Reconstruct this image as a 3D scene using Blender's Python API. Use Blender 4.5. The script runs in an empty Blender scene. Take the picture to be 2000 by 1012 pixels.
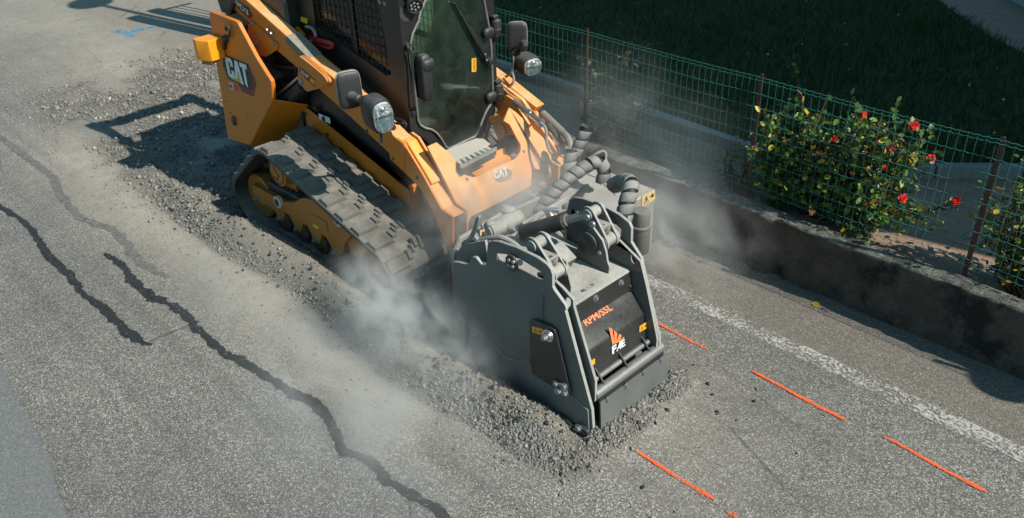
import bpy, bmesh, math, random
import numpy as np
from mathutils import Vector, Matrix, noise
from mathutils.geometry import tessellate_polygon
random.seed(7); rng = np.random.default_rng(7)
R = math.radians
sc = bpy.context.scene; C = sc.collection

# ------------------------------------------------------------------ camera
F_PX, CX, CY = 1722.5, 1000.0, 506.0
TH, AZ, RO = R(31.79), R(43.565), R(-1.985)
CAM = Vector((0, 0, 3.6))
_h = Vector((-math.cos(AZ), math.sin(AZ), 0)); _r0 = Vector((_h.y, -_h.x, 0))
FW = _h*math.cos(TH) + Vector((0, 0, -math.sin(TH))); _u0 = _r0.cross(FW)
RT = _r0*math.cos(RO) + _u0*math.sin(RO); UP = -_r0*math.sin(RO) + _u0*math.cos(RO)
cam = bpy.data.objects.new('camera', bpy.data.cameras.new('camera')); C.objects.link(cam)
m = Matrix((RT, UP, -FW)).transposed().to_4x4(); m.translation = CAM; cam.matrix_world = m
cam.data.sensor_width = 36; cam.data.sensor_fit = 'HORIZONTAL'; cam.data.lens = 36*F_PX/2000
cam.data.clip_end = 500; cam.data.clip_start = 0.05
sc.camera = cam

def ray(x, y): return RT*((x-CX)/F_PX) - UP*((y-CY)/F_PX) + FW
def at(x, y, ax, v):
    d = ray(x, y); return CAM + d*((v-CAM[ax])/d[ax])
def on(x, y, p0, n):
    d = ray(x, y); n = Vector(n); return CAM + d*((Vector(p0)-CAM).dot(n)/d.dot(n))
def aX(p, v): return [at(*q, 0, v) for q in p]
def aY(p, v): return [at(*q, 1, v) for q in p]
def G(x, y, z=0.0): return at(x, y, 2, z)
def zc(x0, y0, s): return lambda x, y: (x0+x/s, y0+y/s)     # zoomed-crop reading

# ------------------------------------------------------------------ light
SUN_AZ, SUN_EL = R(11.5), R(42)
sdir = Vector((math.cos(SUN_EL)*math.cos(SUN_AZ), math.cos(SUN_EL)*math.sin(SUN_AZ), math.sin(SUN_EL)))
w = bpy.data.worlds.new('World'); sc.world = w; w.use_nodes = True
nt = w.node_tree; nt.nodes.clear()
sky = nt.nodes.new('ShaderNodeTexSky'); sky.sky_type = 'NISHITA'; sky.sun_disc = False
sky.sun_elevation = SUN_EL; sky.sun_rotation = math.pi/2 - SUN_AZ
sky.air_density = 1.0; sky.dust_density = 1.0
tint = nt.nodes.new('ShaderNodeMixRGB'); tint.blend_type = 'MULTIPLY'; tint.inputs[0].default_value = 1
tint.inputs[2].default_value = (0.57, 0.97, 0.93, 1)
bg = nt.nodes.new('ShaderNodeBackground'); bg.inputs[1].default_value = 0.093
wo = nt.nodes.new('ShaderNodeOutputWorld')
nt.links.new(sky.outputs[0], tint.inputs[1]); nt.links.new(tint.outputs[0], bg.inputs[0]); nt.links.new(bg.outputs[0], wo.inputs[0])
sl = bpy.data.lights.new('sun', 'SUN'); sl.energy = 4.6; sl.angle = R(0.55); sl.color = (1.0, 0.93, 0.83)
so = bpy.data.objects.new('sun', sl); so.rotation_euler = sdir.to_track_quat('Z', 'Y').to_euler(); so.location = (5, 2, 12); C.objects.link(so)
vs = sc.view_settings; vs.view_transform = 'Standard'; vs.look = 'None'; vs.gamma = 1; vs.exposure = 0.40
vs.use_curve_mapping = False
sc.cycles.volume_step_rate = 1.3; sc.cycles.volume_max_steps = 128; sc.cycles.max_bounces = 8; sc.cycles.volume_bounces = 3; sc.cycles.transparent_max_bounces = 16

# ------------------------------------------------------------------ materials
class NT:
    def __init__(s, name):
        s.m = bpy.data.materials.new(name); s.m.use_nodes = True; s.t = s.m.node_tree; s.t.nodes.clear()
        s.out = s.n('OutputMaterial'); s.b = s.n('BsdfPrincipled'); s.l(s.b.outputs[0], s.out.inputs[0])
        s.co = s.n('TexCoord').outputs['Object']
    def n(s, k): return s.t.nodes.new('ShaderNode'+k)
    def l(s, a, b): s.t.links.new(a, b)
    def noise(s, scale, detail=4, rough=.55, vec=None, dist=0):
        n = s.n('TexNoise'); n.inputs['Scale'].default_value = scale; n.inputs['Detail'].default_value = detail
        n.inputs['Roughness'].default_value = rough; n.inputs['Distortion'].default_value = dist
        s.l(vec or s.co, n.inputs['Vector']); return n.outputs['Fac']
    def vor(s, scale, out='Color', vec=None, feat='F1', rnd=1):
        n = s.n('TexVoronoi'); n.feature = feat; n.inputs['Scale'].default_value = scale; n.inputs['Randomness'].default_value = rnd
        s.l(vec or s.co, n.inputs['Vector']); return n.outputs[out]
    def ramp(s, f, stops, const=False):
        n = s.n('ValToRGB'); e = n.color_ramp.elements
        if const: n.color_ramp.interpolation = 'CONSTANT'
        while len(e) < len(stops): e.new(.5)
        for k, (p, c) in enumerate(stops):
            e[k].position = p
            e[k].color = (c, c, c, 1) if not hasattr(c, '__len__') else (*c, 1)
        s.l(f, n.inputs[0]); return n.outputs[0]
    def mix(s, f, a, b, mode='MIX'):
        n = s.n('MixRGB'); n.blend_type = mode
        for k, v in ((0, f), (1, a), (2, b)):
            if isinstance(v, (int, float)): n.inputs[k].default_value = v if k == 0 else (v, v, v, 1)
            elif isinstance(v, tuple): n.inputs[k].default_value = (*v, 1)
            else: s.l(v, n.inputs[k])
        return n.outputs[0]
    def math(s, op, a, b=0.0, clamp=False):
        n = s.n('Math'); n.operation = op; n.use_clamp = clamp
        for k, v in ((0, a), (1, b)):
            if isinstance(v, (int, float)): n.inputs[k].default_value = v
            else: s.l(v, n.inputs[k])
        return n.outputs[0]
    def attr(s, name):
        n = s.n('Attribute'); n.attribute_name = name; return n.outputs['Fac']
    def upz(s):
        g = s.n('NewGeometry'); x = s.n('SeparateXYZ'); s.l(g.outputs['Normal'], x.inputs[0]); return x.outputs[2]
    def rpi(s): return s.n('NewGeometry').outputs['Random Per Island']
    def color(s, c): s.l(c, s.b.inputs['Base Color']) if not isinstance(c, tuple) else setattr(s.b.inputs['Base Color'], 'default_value', (*c, 1))
    def rough(s, r): s.l(r, s.b.inputs['Roughness']) if not isinstance(r, (int, float)) else setattr(s.b.inputs['Roughness'], 'default_value', r)
    def bump(s, h, st=.3, dist=.01):
        n = s.n('Bump'); n.inputs['Strength'].default_value = st; n.inputs['Distance'].default_value = dist
        s.l(h, n.inputs['Height']); s.l(n.outputs[0], s.b.inputs['Normal'])
    def set(s, **k):
        for a, v in k.items(): s.b.inputs[a.replace('_', ' ')].default_value = v

DUST = (.40, .37, .31)
def painted(name, base, dust=.5, rough=.4, metal=0.0, cut=(.42, .62), side=.18, scale=7, dcol=DUST, var=.12):
    t = NT(name); n1 = t.noise(scale, 6, .65); n2 = t.noise(scale*9, 5, .7); n3 = t.noise(1.7, 2)
    up = t.math('MULTIPLY', t.math('ADD', t.upz(), side, True), 1.0, True)
    mk = t.ramp(t.math('ADD', t.math('MULTIPLY', n1, .65), t.math('MULTIPLY', n2, .35)), [(cut[0], 0), (cut[1], 1)])
    f = t.math('MULTIPLY', t.math('MULTIPLY', t.math('ADD', t.math('MULTIPLY', mk, .75), .25), up), dust, True)
    b2 = tuple(c*(1-var*2) for c in base); b3 = tuple(min(1, c*(1+var)) for c in base)
    col = t.mix(n3, b2, b3)
    ch = t.ramp(t.noise(scale*26, 3, .6), [(.665, 0), (.69, .75)]); col = t.mix(t.math('MULTIPLY', ch, t.ramp(n1, [(.45, 0), (.6, 1)])), col, tuple(c*.25+.012 for c in base))
    t.color(t.mix(f, col, dcol)); t.rough(t.math('ADD', t.math('MULTIPLY', f, .5), t.math('ADD', t.math('MULTIPLY', n2, .2), rough-.1), True))
    t.set(Metallic=metal); t.bump(t.math('ADD', n2, t.math('MULTIPLY', n1, .6)), .12, .004)
    return t.m
def plain(name, c, rough=.5, metal=0.0, var=.15, scale=30, **k):
    t = NT(name); n = t.noise(scale, 4); t.color(t.mix(n, tuple(x*(1-var) for x in c), tuple(min(1, x*(1+var)) for x in c)))
    t.rough(rough); t.set(Metallic=metal, **k); return t.m

M = {}
M['yellow'] = painted('loader_yellow_paint', (.60, .175, .008), .50, .42, side=.22, cut=(.46, .72), dcol=(.34, .22, .12))
M['yellow_dusty'] = painted('dusty_yellow_paint', (.70, .205, .010), 1.0, .5, cut=(.36, .62), side=.46, scale=4.5, dcol=(.62, .39, .19))
M['yellow_track'] = painted('undercarriage_yellow_paint', (.42, .15, .018), .55, .55, side=.25, dcol=(.16, .12, .08))
M['amber'] = plain('bright_orange_paint', (.85, .30, .01), .42, var=.05)
M['black'] = painted('black_paint', (.018, .018, .019), .42, .42, side=.12, cut=(.46, .7), dcol=(.30, .28, .25))
M['cab_black'] = painted('cab_black_paint', (.013, .013, .014), .22, .4, side=.25, cut=(.5, .75), dcol=(.28, .27, .24))
M['head_grey'] = painted('dusty_charcoal_steel', (.082, .082, .080), .9, .5, side=.48, cut=(.40, .62), scale=3.2, dcol=(.23, .222, .205))
M['head_black'] = painted('milling_head_black_panel', (.014, .014, .015), .35, .38, side=.20, cut=(.42, .75), scale=5, dcol=(.20, .20, .19))
M['dusty'] = painted('dust_coated_steel', (.07, .07, .068), .95, .6, side=.6, cut=(.25, .55), scale=6, dcol=(.36, .35, .32))
M['edge'] = plain('dusty_sunlit_plate_edge', (.30, .30, .285), .55, var=.25, scale=40)  # dust tone lightened further to paint plate edges as sunlit
M['lug'] = painted('worn_lug_rubber', (.055, .056, .055), .8, .65, side=.1, cut=(.36, .70), scale=14, dcol=(.25, .235, .205))
M['rubber'] = painted('rubber_track', (.030, .030, .029), .9, .75, side=.15, cut=(.30, .66), scale=12, dcol=(.26, .245, .21))
M['flap'] = painted('rubber_flap', (.085, .092, .089), .6, .7, side=.40, cut=(.35, .7), scale=6, dcol=(.22, .23, .22))
M['hose'] = painted('hose_guard_plastic', (.060, .062, .063), .8, .6, side=.45, cut=(.3, .6), scale=14, dcol=(.33, .33, .31))
M['hosedark'] = plain('hose_rubber', (.018, .018, .018), .6)
M['roller'] = painted('worn_roller_steel', (.11, .065, .035), .5, .55, metal=.3, side=.4, dcol=(.20, .16, .12))
M['steel'] = plain('bare_steel', (.50, .51, .52), .32, .9)
M['bolt'] = plain('zinc_bolt', (.26, .27, .28), .42, .6)
M['barsteel'] = painted('worn_bar_steel', (.23, .235, .235), .5, .38, metal=.55, side=.3, dcol=(.30, .29, .27))
M['chrome'] = plain('chrome', (.8, .82, .84), .12, 1.0, var=.3, scale=60)
M['plastic'] = painted('black_plastic', (.016, .016, .017), .4, .45, side=.1, cut=(.4, .7), dcol=(.25, .25, .24))
M['red'] = plain('red_paint', (.30, .018, .018), .4)
M['grip'] = painted('grey_grip_tape', (.15, .145, .13), .7, .8, side=.3, cut=(.35, .6), scale=25, dcol=(.34, .31, .24))
M['white'] = plain('white_print', (.62, .72, .74), .5, var=.04)
M['decal_black'] = plain('black_print', (.012, .012, .012), .45)
M['decal_red'] = plain('red_print', (.20, .012, .012), .45)
M['decal_yellow'] = plain('yellow_print', (.50, .33, .05), .45)
M['sticker'] = plain('orange_sticker', (.72, .33, .02), .45, var=.05)
M['sticker_dusty'] = plain('dusty_orange_sticker', (.52, .36, .18), .6, var=.08)
M['sticker_yellow'] = plain('yellow_sticker', (.70, .50, .01), .45, var=.05)
M['sticker_red'] = plain('red_sticker', (.55, .04, .03), .45, var=.05)
M['print_orange'] = plain('orange_print', (.80, .21, .08), .5, var=.06)
M['print_faded'] = plain('faded_print', (.50, .44, .36), .6, var=.05)
M['post'] = painted('red_brown_post_paint', (.060, .016, .014), .2, .5, dcol=(.2, .15, .12))
M['wire'] = plain('green_coated_wire', (.045, .205, .17), .45, var=.2)
M['stem'] = plain('woody_stem', (.055, .035, .022), .85)
M['jeans'] = plain('blue_denim', (.11, .17, .26), .85)
M['jacket'] = plain('dark_workwear', (.07, .10, .11), .85)
M['skin'] = plain('skin', (.42, .22, .15), .55, var=.06)
M['hair'] = plain('dark_hair', (.02, .014, .01), .7)
M['seat'] = plain('seat_vinyl', (.035, .035, .035), .6)
M['floor'] = painted('dusty_cab_step', (.10, .095, .085), 1.0, .8, side=.7, cut=(.15, .4), dcol=(.46, .42, .36))
M['cable'] = plain('grey_cable', (.20, .19, .17), .6)

def leafmat(name, stops, rough=.42, trans=.25, const=True, patch=False):
    t = NT(name); c = t.ramp(t.rpi(), stops, const); n = t.noise(25, 2)
    if patch: c = t.mix(t.ramp(t.noise(.9, 4, .6), [(.42, 0), (.68, .6)]), c, (.115, .115, .045)); c = t.mix(t.ramp(t.noise(2.3, 3), [(.55, 0), (.7, .6)]), c, (.02, .045, .014))
    t.color(t.mix(.25, c, t.mix(n, (.01, .02, .005), (.3, .4, .12)), 'OVERLAY')); t.rough(rough)
    tr = t.n('BsdfTranslucent'); t.l(c, tr.inputs[0]); mx = t.n('MixShader'); mx.inputs[0].default_value = trans
    t.l(t.b.outputs[0], mx.inputs[1]); t.l(tr.outputs[0], mx.inputs[2]); t.l(mx.outputs[0], t.out.inputs[0]); return t.m
M['roseleaf'] = leafmat('rose_leaves', [(0, (.055, .115, .025)), (.26, (.085, .18, .032)), (.46, (.040, .085, .022)), (.60, (.20, .31, .035)), (.76, (.09, .15, .045)), (.87, (.58, .40, .02)), (.955, (.40, .17, .025))])
M['dryleaf'] = leafmat('dry_rose_leaves', [(0, (.06, .09, .03)), (.4, (.11, .11, .04)), (.65, (.16, .10, .045)), (.85, (.07, .11, .03))], .6)
M['petal'] = leafmat('red_petals', [(0, (.80, .010, .003)), (.4, (.62, .004, .002)), (.75, (.86, .016, .006))], .6, .3)
M['grass'] = leafmat('lawn_grass', [(0, (.040, .085, .022)), (.35, (.060, .108, .028)), (.7, (.030, .066, .018)), (.9, (.10, .12, .04))], .6, .2, True, True)
M['dandelion'] = plain('yellow_lawn_flowers', (.75, .50, .01), .6)

def glassmat(name, col, dirt_haze=.0, transl=False):
    t = NT(name); tp = t.n('BsdfTransparent'); tp.inputs[0].default_value = (*col, 1); gl = t.n('BsdfGlossy'); gl.inputs['Roughness'].default_value = .11
    lw = t.n('Fresnel'); lw.inputs[0].default_value = 1.5
    mx = t.n('MixShader'); t.l(lw.outputs[0], mx.inputs[0]); t.l(tp.outputs[0], mx.inputs[1]); t.l(gl.outputs[0], mx.inputs[2])
    d = t.n('BsdfTranslucent' if transl else 'BsdfDiffuse'); d.inputs[0].default_value = (.62, .80, .62, 1) if transl else (.27, .36, .30, 1)
    n = t.math('MULTIPLY', t.ramp(t.math('ADD', t.math('MULTIPLY', t.noise(6, 5, .7), .6), t.math('MULTIPLY', t.noise(60, 4, .7), .4)), [(.42, .30 if transl else .12), (.70, 1)]), dirt_haze)
    m2 = t.n('MixShader'); t.l(n, m2.inputs[0]); t.l(mx.outputs[0], m2.inputs[1]); t.l(d.outputs[0], m2.inputs[2]); t.l(m2.outputs[0], t.out.inputs[0]); return t.m
M['glass'] = glassmat('tinted_cab_glass', (.84, .97, .90), .085)  # greenish film also paints brightness over the dark cab interior
M['leftglass'] = glassmat('dusty_side_window', (.80, .92, .85), .9, True)
M['sideglass'] = glassmat('side_window_glass', (.72, .82, .78), .02)
M['lens'] = glassmat('lamp_lens', (.92, .95, .95), .05)

# ------------------------------------------------------------------ mesh builders
def smooth(me, ang=35):
    me.shade_smooth() if hasattr(me, 'shade_smooth') else None
    try: me.set_sharp_from_angle(angle=R(ang))
    except Exception: pass
class MB:
    def __init__(s): s.v = []; s.f = []; s.mi = []; s.cur = 0
    def add(s, vs, fs):
        o = len(s.v); s.v += [tuple(p) for p in vs]; s.f += [tuple(i+o for i in f) for f in fs]; s.mi += [s.cur]*len(fs); return s
    def box(s, a, b, rot=None, c=None):
        x0, y0, z0 = a; x1, y1, z1 = b
        vs = [Vector(p) for p in ((x0,y0,z0),(x1,y0,z0),(x1,y1,z0),(x0,y1,z0),(x0,y0,z1),(x1,y0,z1),(x1,y1,z1),(x0,y1,z1))]
        if rot is not None:
            c = Vector(c) if c is not None else (Vector(a)+Vector(b))/2; vs = [c + rot @ (p-c) for p in vs]
        return s.add(vs, [(0,3,2,1),(4,5,6,7),(0,1,5,4),(1,2,6,5),(2,3,7,6),(3,0,4,7)])
    def bar(s, p, q, wd, ht, up=(0,0,1)):      # rectangular bar from p to q
        p, q = Vector(p), Vector(q); d = (q-p).normalized(); sd = d.cross(Vector(up)).normalized(); u = sd.cross(d)
        vs = [b + sd*(i*wd/2) + u*(j*ht/2) for b in (p, q) for i, j in ((-1,-1),(1,-1),(1,1),(-1,1))]
        return s.add(vs, [(0,1,2,3),(7,6,5,4),(0,4,5,1),(1,5,6,2),(2,6,7,3),(3,7,4,0)])
    def plate(s, outer, n, th, holes=()):      # outer: 3-D points on a plane; extruded th along n
        n = Vector(n).normalized()*th; loops = [[Vector(p) for p in outer]]+[[Vector(p) for p in h] for h in holes]
        allp = [p for l in loops for p in l]; k = len(allp)
        tris = tessellate_polygon(loops) if holes else None
        nrm = Vector((0,0,0)); L = loops[0]
        for i in range(len(L)): nrm += L[i].cross(L[(i+1) % len(L)])
        flip = nrm.dot(n) > 0
        fs = []
        if tris:
            for t in tris:
                a, b, c = (allp[i] for i in t); nn = (b-a).cross(c-a)
                if nn.length < 1e-12: continue
                up_ = nn.dot(n) > 0
                fs.append(tuple(i+k for i in t) if up_ else tuple(i+k for i in reversed(t)))
                fs.append(tuple(reversed(t)) if up_ else tuple(t))
        else:
            idx = list(range(len(L)))
            fs.append(tuple(i+k for i in (idx if flip else idx[::-1]))); fs.append(tuple(idx[::-1] if flip else idx))
        o = 0; ncap = len(fs)
        for li, l in enumerate(loops):
            cnt = len(l); nn = Vector((0,0,0))
            for i in range(cnt): nn += l[i].cross(l[(i+1) % cnt])
            ccw = (nn.dot(n) > 0) != (li > 0)
            for i in range(cnt):
                a, b = o+i, o+(i+1) % cnt
                fs.append((a, b, b+k, a+k) if ccw else (b, a, a+k, b+k))
            o += cnt
        k0 = len(s.mi); s.add(allp+[p+n for p in allp], fs); s.mi[k0+ncap:] = [1]*(len(fs)-ncap); return s
    def tube(s, pts, r, seg=10, caps=True):
        pts = [Vector(p) for p in pts]; rr = r if hasattr(r, '__len__') else [r]*len(pts)
        vs = []; fs = []; prev = None
        for i, p in enumerate(pts):
            d = (pts[min(i+1, len(pts)-1)]-pts[max(i-1, 0)]).normalized()
            if prev is None:
                a = Vector((0,0,1)) if abs(d.z) < .9 else Vector((1,0,0)); u = d.cross(a).normalized()
            else:
                u = (prev - d*prev.dot(d)).normalized()
            prev = u; v_ = d.cross(u)
            for k in range(seg):
                an = 2*math.pi*k/seg; vs.append(p + (u*math.cos(an)+v_*math.sin(an))*rr[i])
        for i in range(len(pts)-1):
            for k in range(seg):
                a = i*seg+k; b = i*seg+(k+1) % seg; fs.append((a, b, b+seg, a+seg))
        if caps: fs.append(tuple(range(seg))[::-1]); fs.append(tuple(range((len(pts)-1)*seg, len(pts)*seg)))
        return s.add(vs, fs)
    def cyl(s, p, q, r, seg=20, r2=None): return s.tube([p, q], [r, r if r2 is None else r2], seg)
    def lathe(s, p, ax, prof, seg=24):         # prof: (along, radius)
        ax = Vector(ax).normalized(); return s.tube_exact([Vector(p)+ax*a for a, _ in prof], [max(b, 1e-4) for _, b in prof], ax, seg)
    def tube_exact(s, pts, rr, d, seg):
        a = Vector((0,0,1)) if abs(d.z) < .9 else Vector((1,0,0)); u = d.cross(a).normalized(); v_ = d.cross(u); vs = []; fs = []
        for p, r in zip(pts, rr):
            for k in range(seg):
                an = 2*math.pi*k/seg; vs.append(p+(u*math.cos(an)+v_*math.sin(an))*r)
        for i in range(len(pts)-1):
            for k in range(seg):
                a_ = i*seg+k; b = i*seg+(k+1) % seg; fs.append((a_, b, b+seg, a_+seg))
        fs.append(tuple(range(seg))[::-1]); fs.append(tuple(range((len(pts)-1)*seg, len(pts)*seg)))
        return s.add(vs, fs)
    def superell(s, c, ax, ay, az_, e=.5, nu=20, nv=12, clip=None):   # axes as vectors
        f = lambda w_, m_: math.copysign(abs(w_)**m_, w_); vs = []; fs = []
        for j in range(nv+1):
            v_ = -math.pi/2+math.pi*j/nv
            for i in range(nu):
                u = 2*math.pi*i/nu
                x = f(math.cos(v_), e)*f(math.cos(u), e); y = f(math.cos(v_), e)*f(math.sin(u), e); z = f(math.sin(v_), e)
                if clip is not None: x = min(x, clip)
                vs.append(Vector(c)+ax*x+ay*y+az_*z)
        for j in range(nv):
            for i in range(nu):
                a = j*nu+i; b = j*nu+(i+1) % nu; fs.append((a, b, b+nu, a+nu))
        return s.add(vs, fs)
    def hexbolt(s, p, n, r=.014, h=.012):
        n = Vector(n).normalized(); s.tube_exact([Vector(p), Vector(p)+n*.003], [r*1.45]*2, n, 12); return s.tube_exact([Vector(p)+n*.003, Vector(p)+n*h], [r, r*.9], n, 6)
    def build(s, name, mats, parent=None, bevel=0, ang=35, seg=2, recalc=True):
        me = bpy.data.meshes.new(name); base = parent['_b'] if parent is not None and '_b' in parent else (0, 0, 0); base = Vector(base)
        me.from_pydata([tuple(Vector(p)-base) for p in s.v], [], s.f)
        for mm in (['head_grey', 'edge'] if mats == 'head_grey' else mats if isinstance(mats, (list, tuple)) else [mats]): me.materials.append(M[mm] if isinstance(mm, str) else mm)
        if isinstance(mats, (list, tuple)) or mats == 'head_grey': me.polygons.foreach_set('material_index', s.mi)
        if recalc:
            bm = bmesh.new(); bm.from_mesh(me); bmesh.ops.recalc_face_normals(bm, faces=bm.faces); bm.to_mesh(me); bm.free()
        smooth(me, ang)
        o = bpy.data.objects.new(name, me); C.objects.link(o)
        if parent is not None: o.parent = parent; o['_b'] = tuple(base)
        if bevel:
            b = o.modifiers.new('bevel', 'BEVEL'); b.width = bevel; b.segments = seg; b.limit_method = 'ANGLE'; b.angle_limit = R(30); b.harden_normals = False
        return o
def thing(name, base, label, cat, group=None):
    o = bpy.data.objects.new(name, None); o.empty_display_size = .1; o.location = base; C.objects.link(o)
    o['_b'] = tuple(base); o['label'] = label; o['category'] = cat
    if group: o['group'] = group
    return o
def tag(o, label=None, cat=None, group=None, kind=None):
    for k, v in (('label', label), ('category', cat), ('group', group), ('kind', kind)):
        if v: o[k] = v
    return o
def nmesh(name, verts, faces, mat, parent=None, smooth_=False):   # numpy mesh (tris or quads)
    me = bpy.data.meshes.new(name); verts = np.asarray(verts, np.float32); faces = np.asarray(faces, np.int32); k = faces.shape[1]
    if parent is not None: verts = verts - np.array(parent['_b'], np.float32)
    me.vertices.add(len(verts)); me.vertices.foreach_set('co', verts.ravel())
    me.loops.add(faces.size); me.loops.foreach_set('vertex_index', faces.ravel())
    me.polygons.add(len(faces)); me.polygons.foreach_set('loop_start', np.arange(0, faces.size, k, dtype=np.int32))
    try: me.polygons.foreach_set('loop_total', np.full(len(faces), k, np.int32))
    except Exception: pass
    me.update(calc_edges=True); me.validate()
    me.materials.append(M[mat] if isinstance(mat, str) else mat)
    if smooth_: me.polygons.foreach_set('use_smooth', np.ones(len(faces), bool))
    o = bpy.data.objects.new(name, me); C.objects.link(o)
    if parent is not None: o.parent = parent; o['_b'] = parent['_b']
    return o
def curve(pts, n=12):                          # Catmull-Rom through pts
    P = [Vector(p) for p in pts]; P = [P[0]*2-P[1]]+P+[P[-1]*2-P[-2]]; out = []
    for i in range(1, len(P)-2):
        a, b, c, d = P[i-1:i+3]
        for k in range(n):
            t = k/n; out.append(.5*((2*b)+(c-a)*t+(2*a-5*b+4*c-d)*t*t+(3*b-a-3*c+d)*t**3))
    return out+[P[-2]]
def arc(cx_, cz, r, a0, a1, n): return [(cx_+r*math.cos(a0+(a1-a0)*k/n), cz+r*math.sin(a0+(a1-a0)*k/n)) for k in range(n+1)]
def xz(pts, y): return [Vector((a, y, b)) for a, b in pts]
def text(name, s, o, U, V, n, mat, parent, bold=.0, shear=0, th=.0015):
    cu = bpy.data.curves.new(name, 'FONT'); cu.body = s; cu.offset = bold; cu.shear = shear; cu.resolution_u = 3
    ob = bpy.data.objects.new(name, cu); me0 = bpy.data.meshes.new_from_object(ob)
    vs = np.array([v.co[:] for v in me0.vertices]); lo = vs.min(0); hi = vs.max(0); n = Vector(n).normalized()
    o, U, V = Vector(o), Vector(U), Vector(V)
    mb = MB(); mb.add([o + U*((x-lo[0])/(hi[0]-lo[0])) + V*((y-lo[1])/(hi[1]-lo[1])) + n*th for x, y, z in vs], [tuple(p.vertices) for p in me0.polygons])
    bpy.data.objects.remove(ob); bpy.data.curves.remove(cu); bpy.data.meshes.remove(me0)
    return mb.build(name, mat, parent, recalc=False)
def flat(mb, pts, n, off):
    n = Vector(n).normalized(); mb.add([Vector(p)+n*off for p in pts], [tuple(range(len(pts)))]); return mb

# ================================================================== SETTING: road
def sstep(a, b, x): t = np.clip((x-a)/(b-a), 0, 1); return t*t*(3-2*t)
_pn = rng.random((64, 64))
def vnoise(x, y, s):                            # value noise for numpy arrays
    x = np.asarray(x)/s; y = np.asarray(y)/s; xi = np.floor(x).astype(int); yi = np.floor(y).astype(int); fx = x-xi; fy = y-yi
    fx = fx*fx*(3-2*fx); fy = fy*fy*(3-2*fy); g = lambda a, b: _pn[a % 64, b % 64]
    return (g(xi, yi)*(1-fx)+g(xi+1, yi)*fx)*(1-fy)+(g(xi, yi+1)*(1-fx)+g(xi+1, yi+1)*fx)*fy
def fbm(x, y, s): return vnoise(x, y, s)*.5+vnoise(x+31.7, y+11.3, s*.5)*.28+vnoise(x+7.1, y+91, s*.24)*.22
def ridge(x, y):                                # spoil thrown up beside the track and in front of the head, height in metres
    n = fbm(x, y, .5)
    c = 2.73 + .04*np.sin(x*2.1); prof = np.exp(-((y-c)/(.165+.02*np.sin(x*3)))**2)
    along = sstep(-7.9, -6.6, x)*(1-sstep(-2.75, -2.35, x)); h = .165*prof*along*(.70+.6*n)
    d2 = np.hypot((x+2.42)/.15, (y-3.08)/.36); h = np.maximum(h, .055*np.exp(-d2**2)*(.6+.8*n))
    d3 = np.hypot((x+2.40)/.10, (y-3.60)/.20); h = np.maximum(h, .045*np.exp(-d3**2)*(.6+.8*n))
    d4 = np.hypot((x+2.95)/.50, (y-2.70)/.14); h = np.maximum(h, .14*np.exp(-d4**2)*(.6+.7*n))
    d5 = np.hypot((x+8.35)/.65, (y-2.85)/.11); h = np.maximum(h, .055*np.exp(-d5**2)*(.5+n))
    return h
def rubble(x, y):                               # torn-up strip behind the machine
    n = fbm(x+3, y+9, .9)
    a = sstep(-11.3, -10.4, x+.8*(n-.5))*sstep(2.45, 2.8, y+.5*(n-.5))*(1-sstep(4.7, 5.0, y))*(1-sstep(-6.3, -5.9, x))
    return a*sstep(.30, .48, n+.12*sstep(-9.6, -8.6, x))
def groundz(x, y):
    r_ = rubble(x, y); t = r_*(-.02+.07*(fbm(x, y, .16)-.5)+.012*np.sin((x+.15*y)*36)*sstep(2.75, 2.9, y)*(1-sstep(3.5, 3.6, y))*sstep(-9.3, -8.8, x))
    return ridge(x, y) + t
gx = np.concatenate([np.linspace(-60, -14, 24)[:-1], np.arange(-14, -1.4, .04), np.linspace(-1.4, 30, 40)])
gy = np.concatenate([np.linspace(-40, 0, 24)[:-1], np.linspace(0, 2.3, 24)[:-1], np.arange(2.3, 4.9, .04), np.linspace(4.9, 5.30, 4), np.linspace(5.6, 24, 16)])
X, Yg = np.meshgrid(gx, gy, indexing='ij'); Z = groundz(X, Yg)
V = np.stack([X, Yg, Z], -1).reshape(-1, 3); nx, ny = len(gx), len(gy)
I = np.arange(nx*ny).reshape(nx, ny); Fq = np.stack([I[:-1, :-1], I[1:, :-1], I[1:, 1:], I[:-1, 1:]], -1).reshape(-1, 4)
t = NT('worn_asphalt')
c1 = t.vor(155, 'Color'); sp = t.n('SeparateXYZ'); t.l(c1, sp.inputs[0])
agg = t.ramp(sp.outputs[0], [(0, (.042, .041, .039)), (.28, (.09, .086, .08)), (.5, (.16, .15, .136)), (.66, (.25, .235, .21)), (.80, (.44, .42, .38)), (.90, (.22, .13, .08)), (.95, (.58, .56, .52))], True)
c2 = t.vor(330, 'Color'); sp2 = t.n('SeparateXYZ'); t.l(c2, sp2.inputs[0])
fine = t.ramp(sp2.outputs[1], [(0, (.07, .068, .064)), (.4, (.13, .125, .115)), (.7, (.22, .21, .195)), (.9, (.35, .335, .31))], True)
col = t.mix(1.0, t.mix(.42, agg, fine), (1.15, 1.18, 1.19), 'MULTIPLY')
big = t.noise(.55, 5, .6); mid = t.noise(3.2, 5, .65)
col = t.mix(t.math('MULTIPLY', t.ramp(big, [(.40, 0), (.62, 1)]), .35), col, (.085, .088, .086))
ms = t.n('Mapping'); ms.inputs['Scale'].default_value = (.12, 5.5, 1); t.l(t.co, ms.inputs[0])
col = t.mix(t.math('MULTIPLY', t.ramp(t.noise(1.0, 5, .65, ms.outputs[0]), [(.48, 0), (.68, 1)]), .28), col, (.065, .065, .063))
col = t.mix(t.math('MULTIPLY', t.ramp(mid, [(.5, 0), (.75, 1)]), .22), col, (.27, .255, .225))
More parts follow.
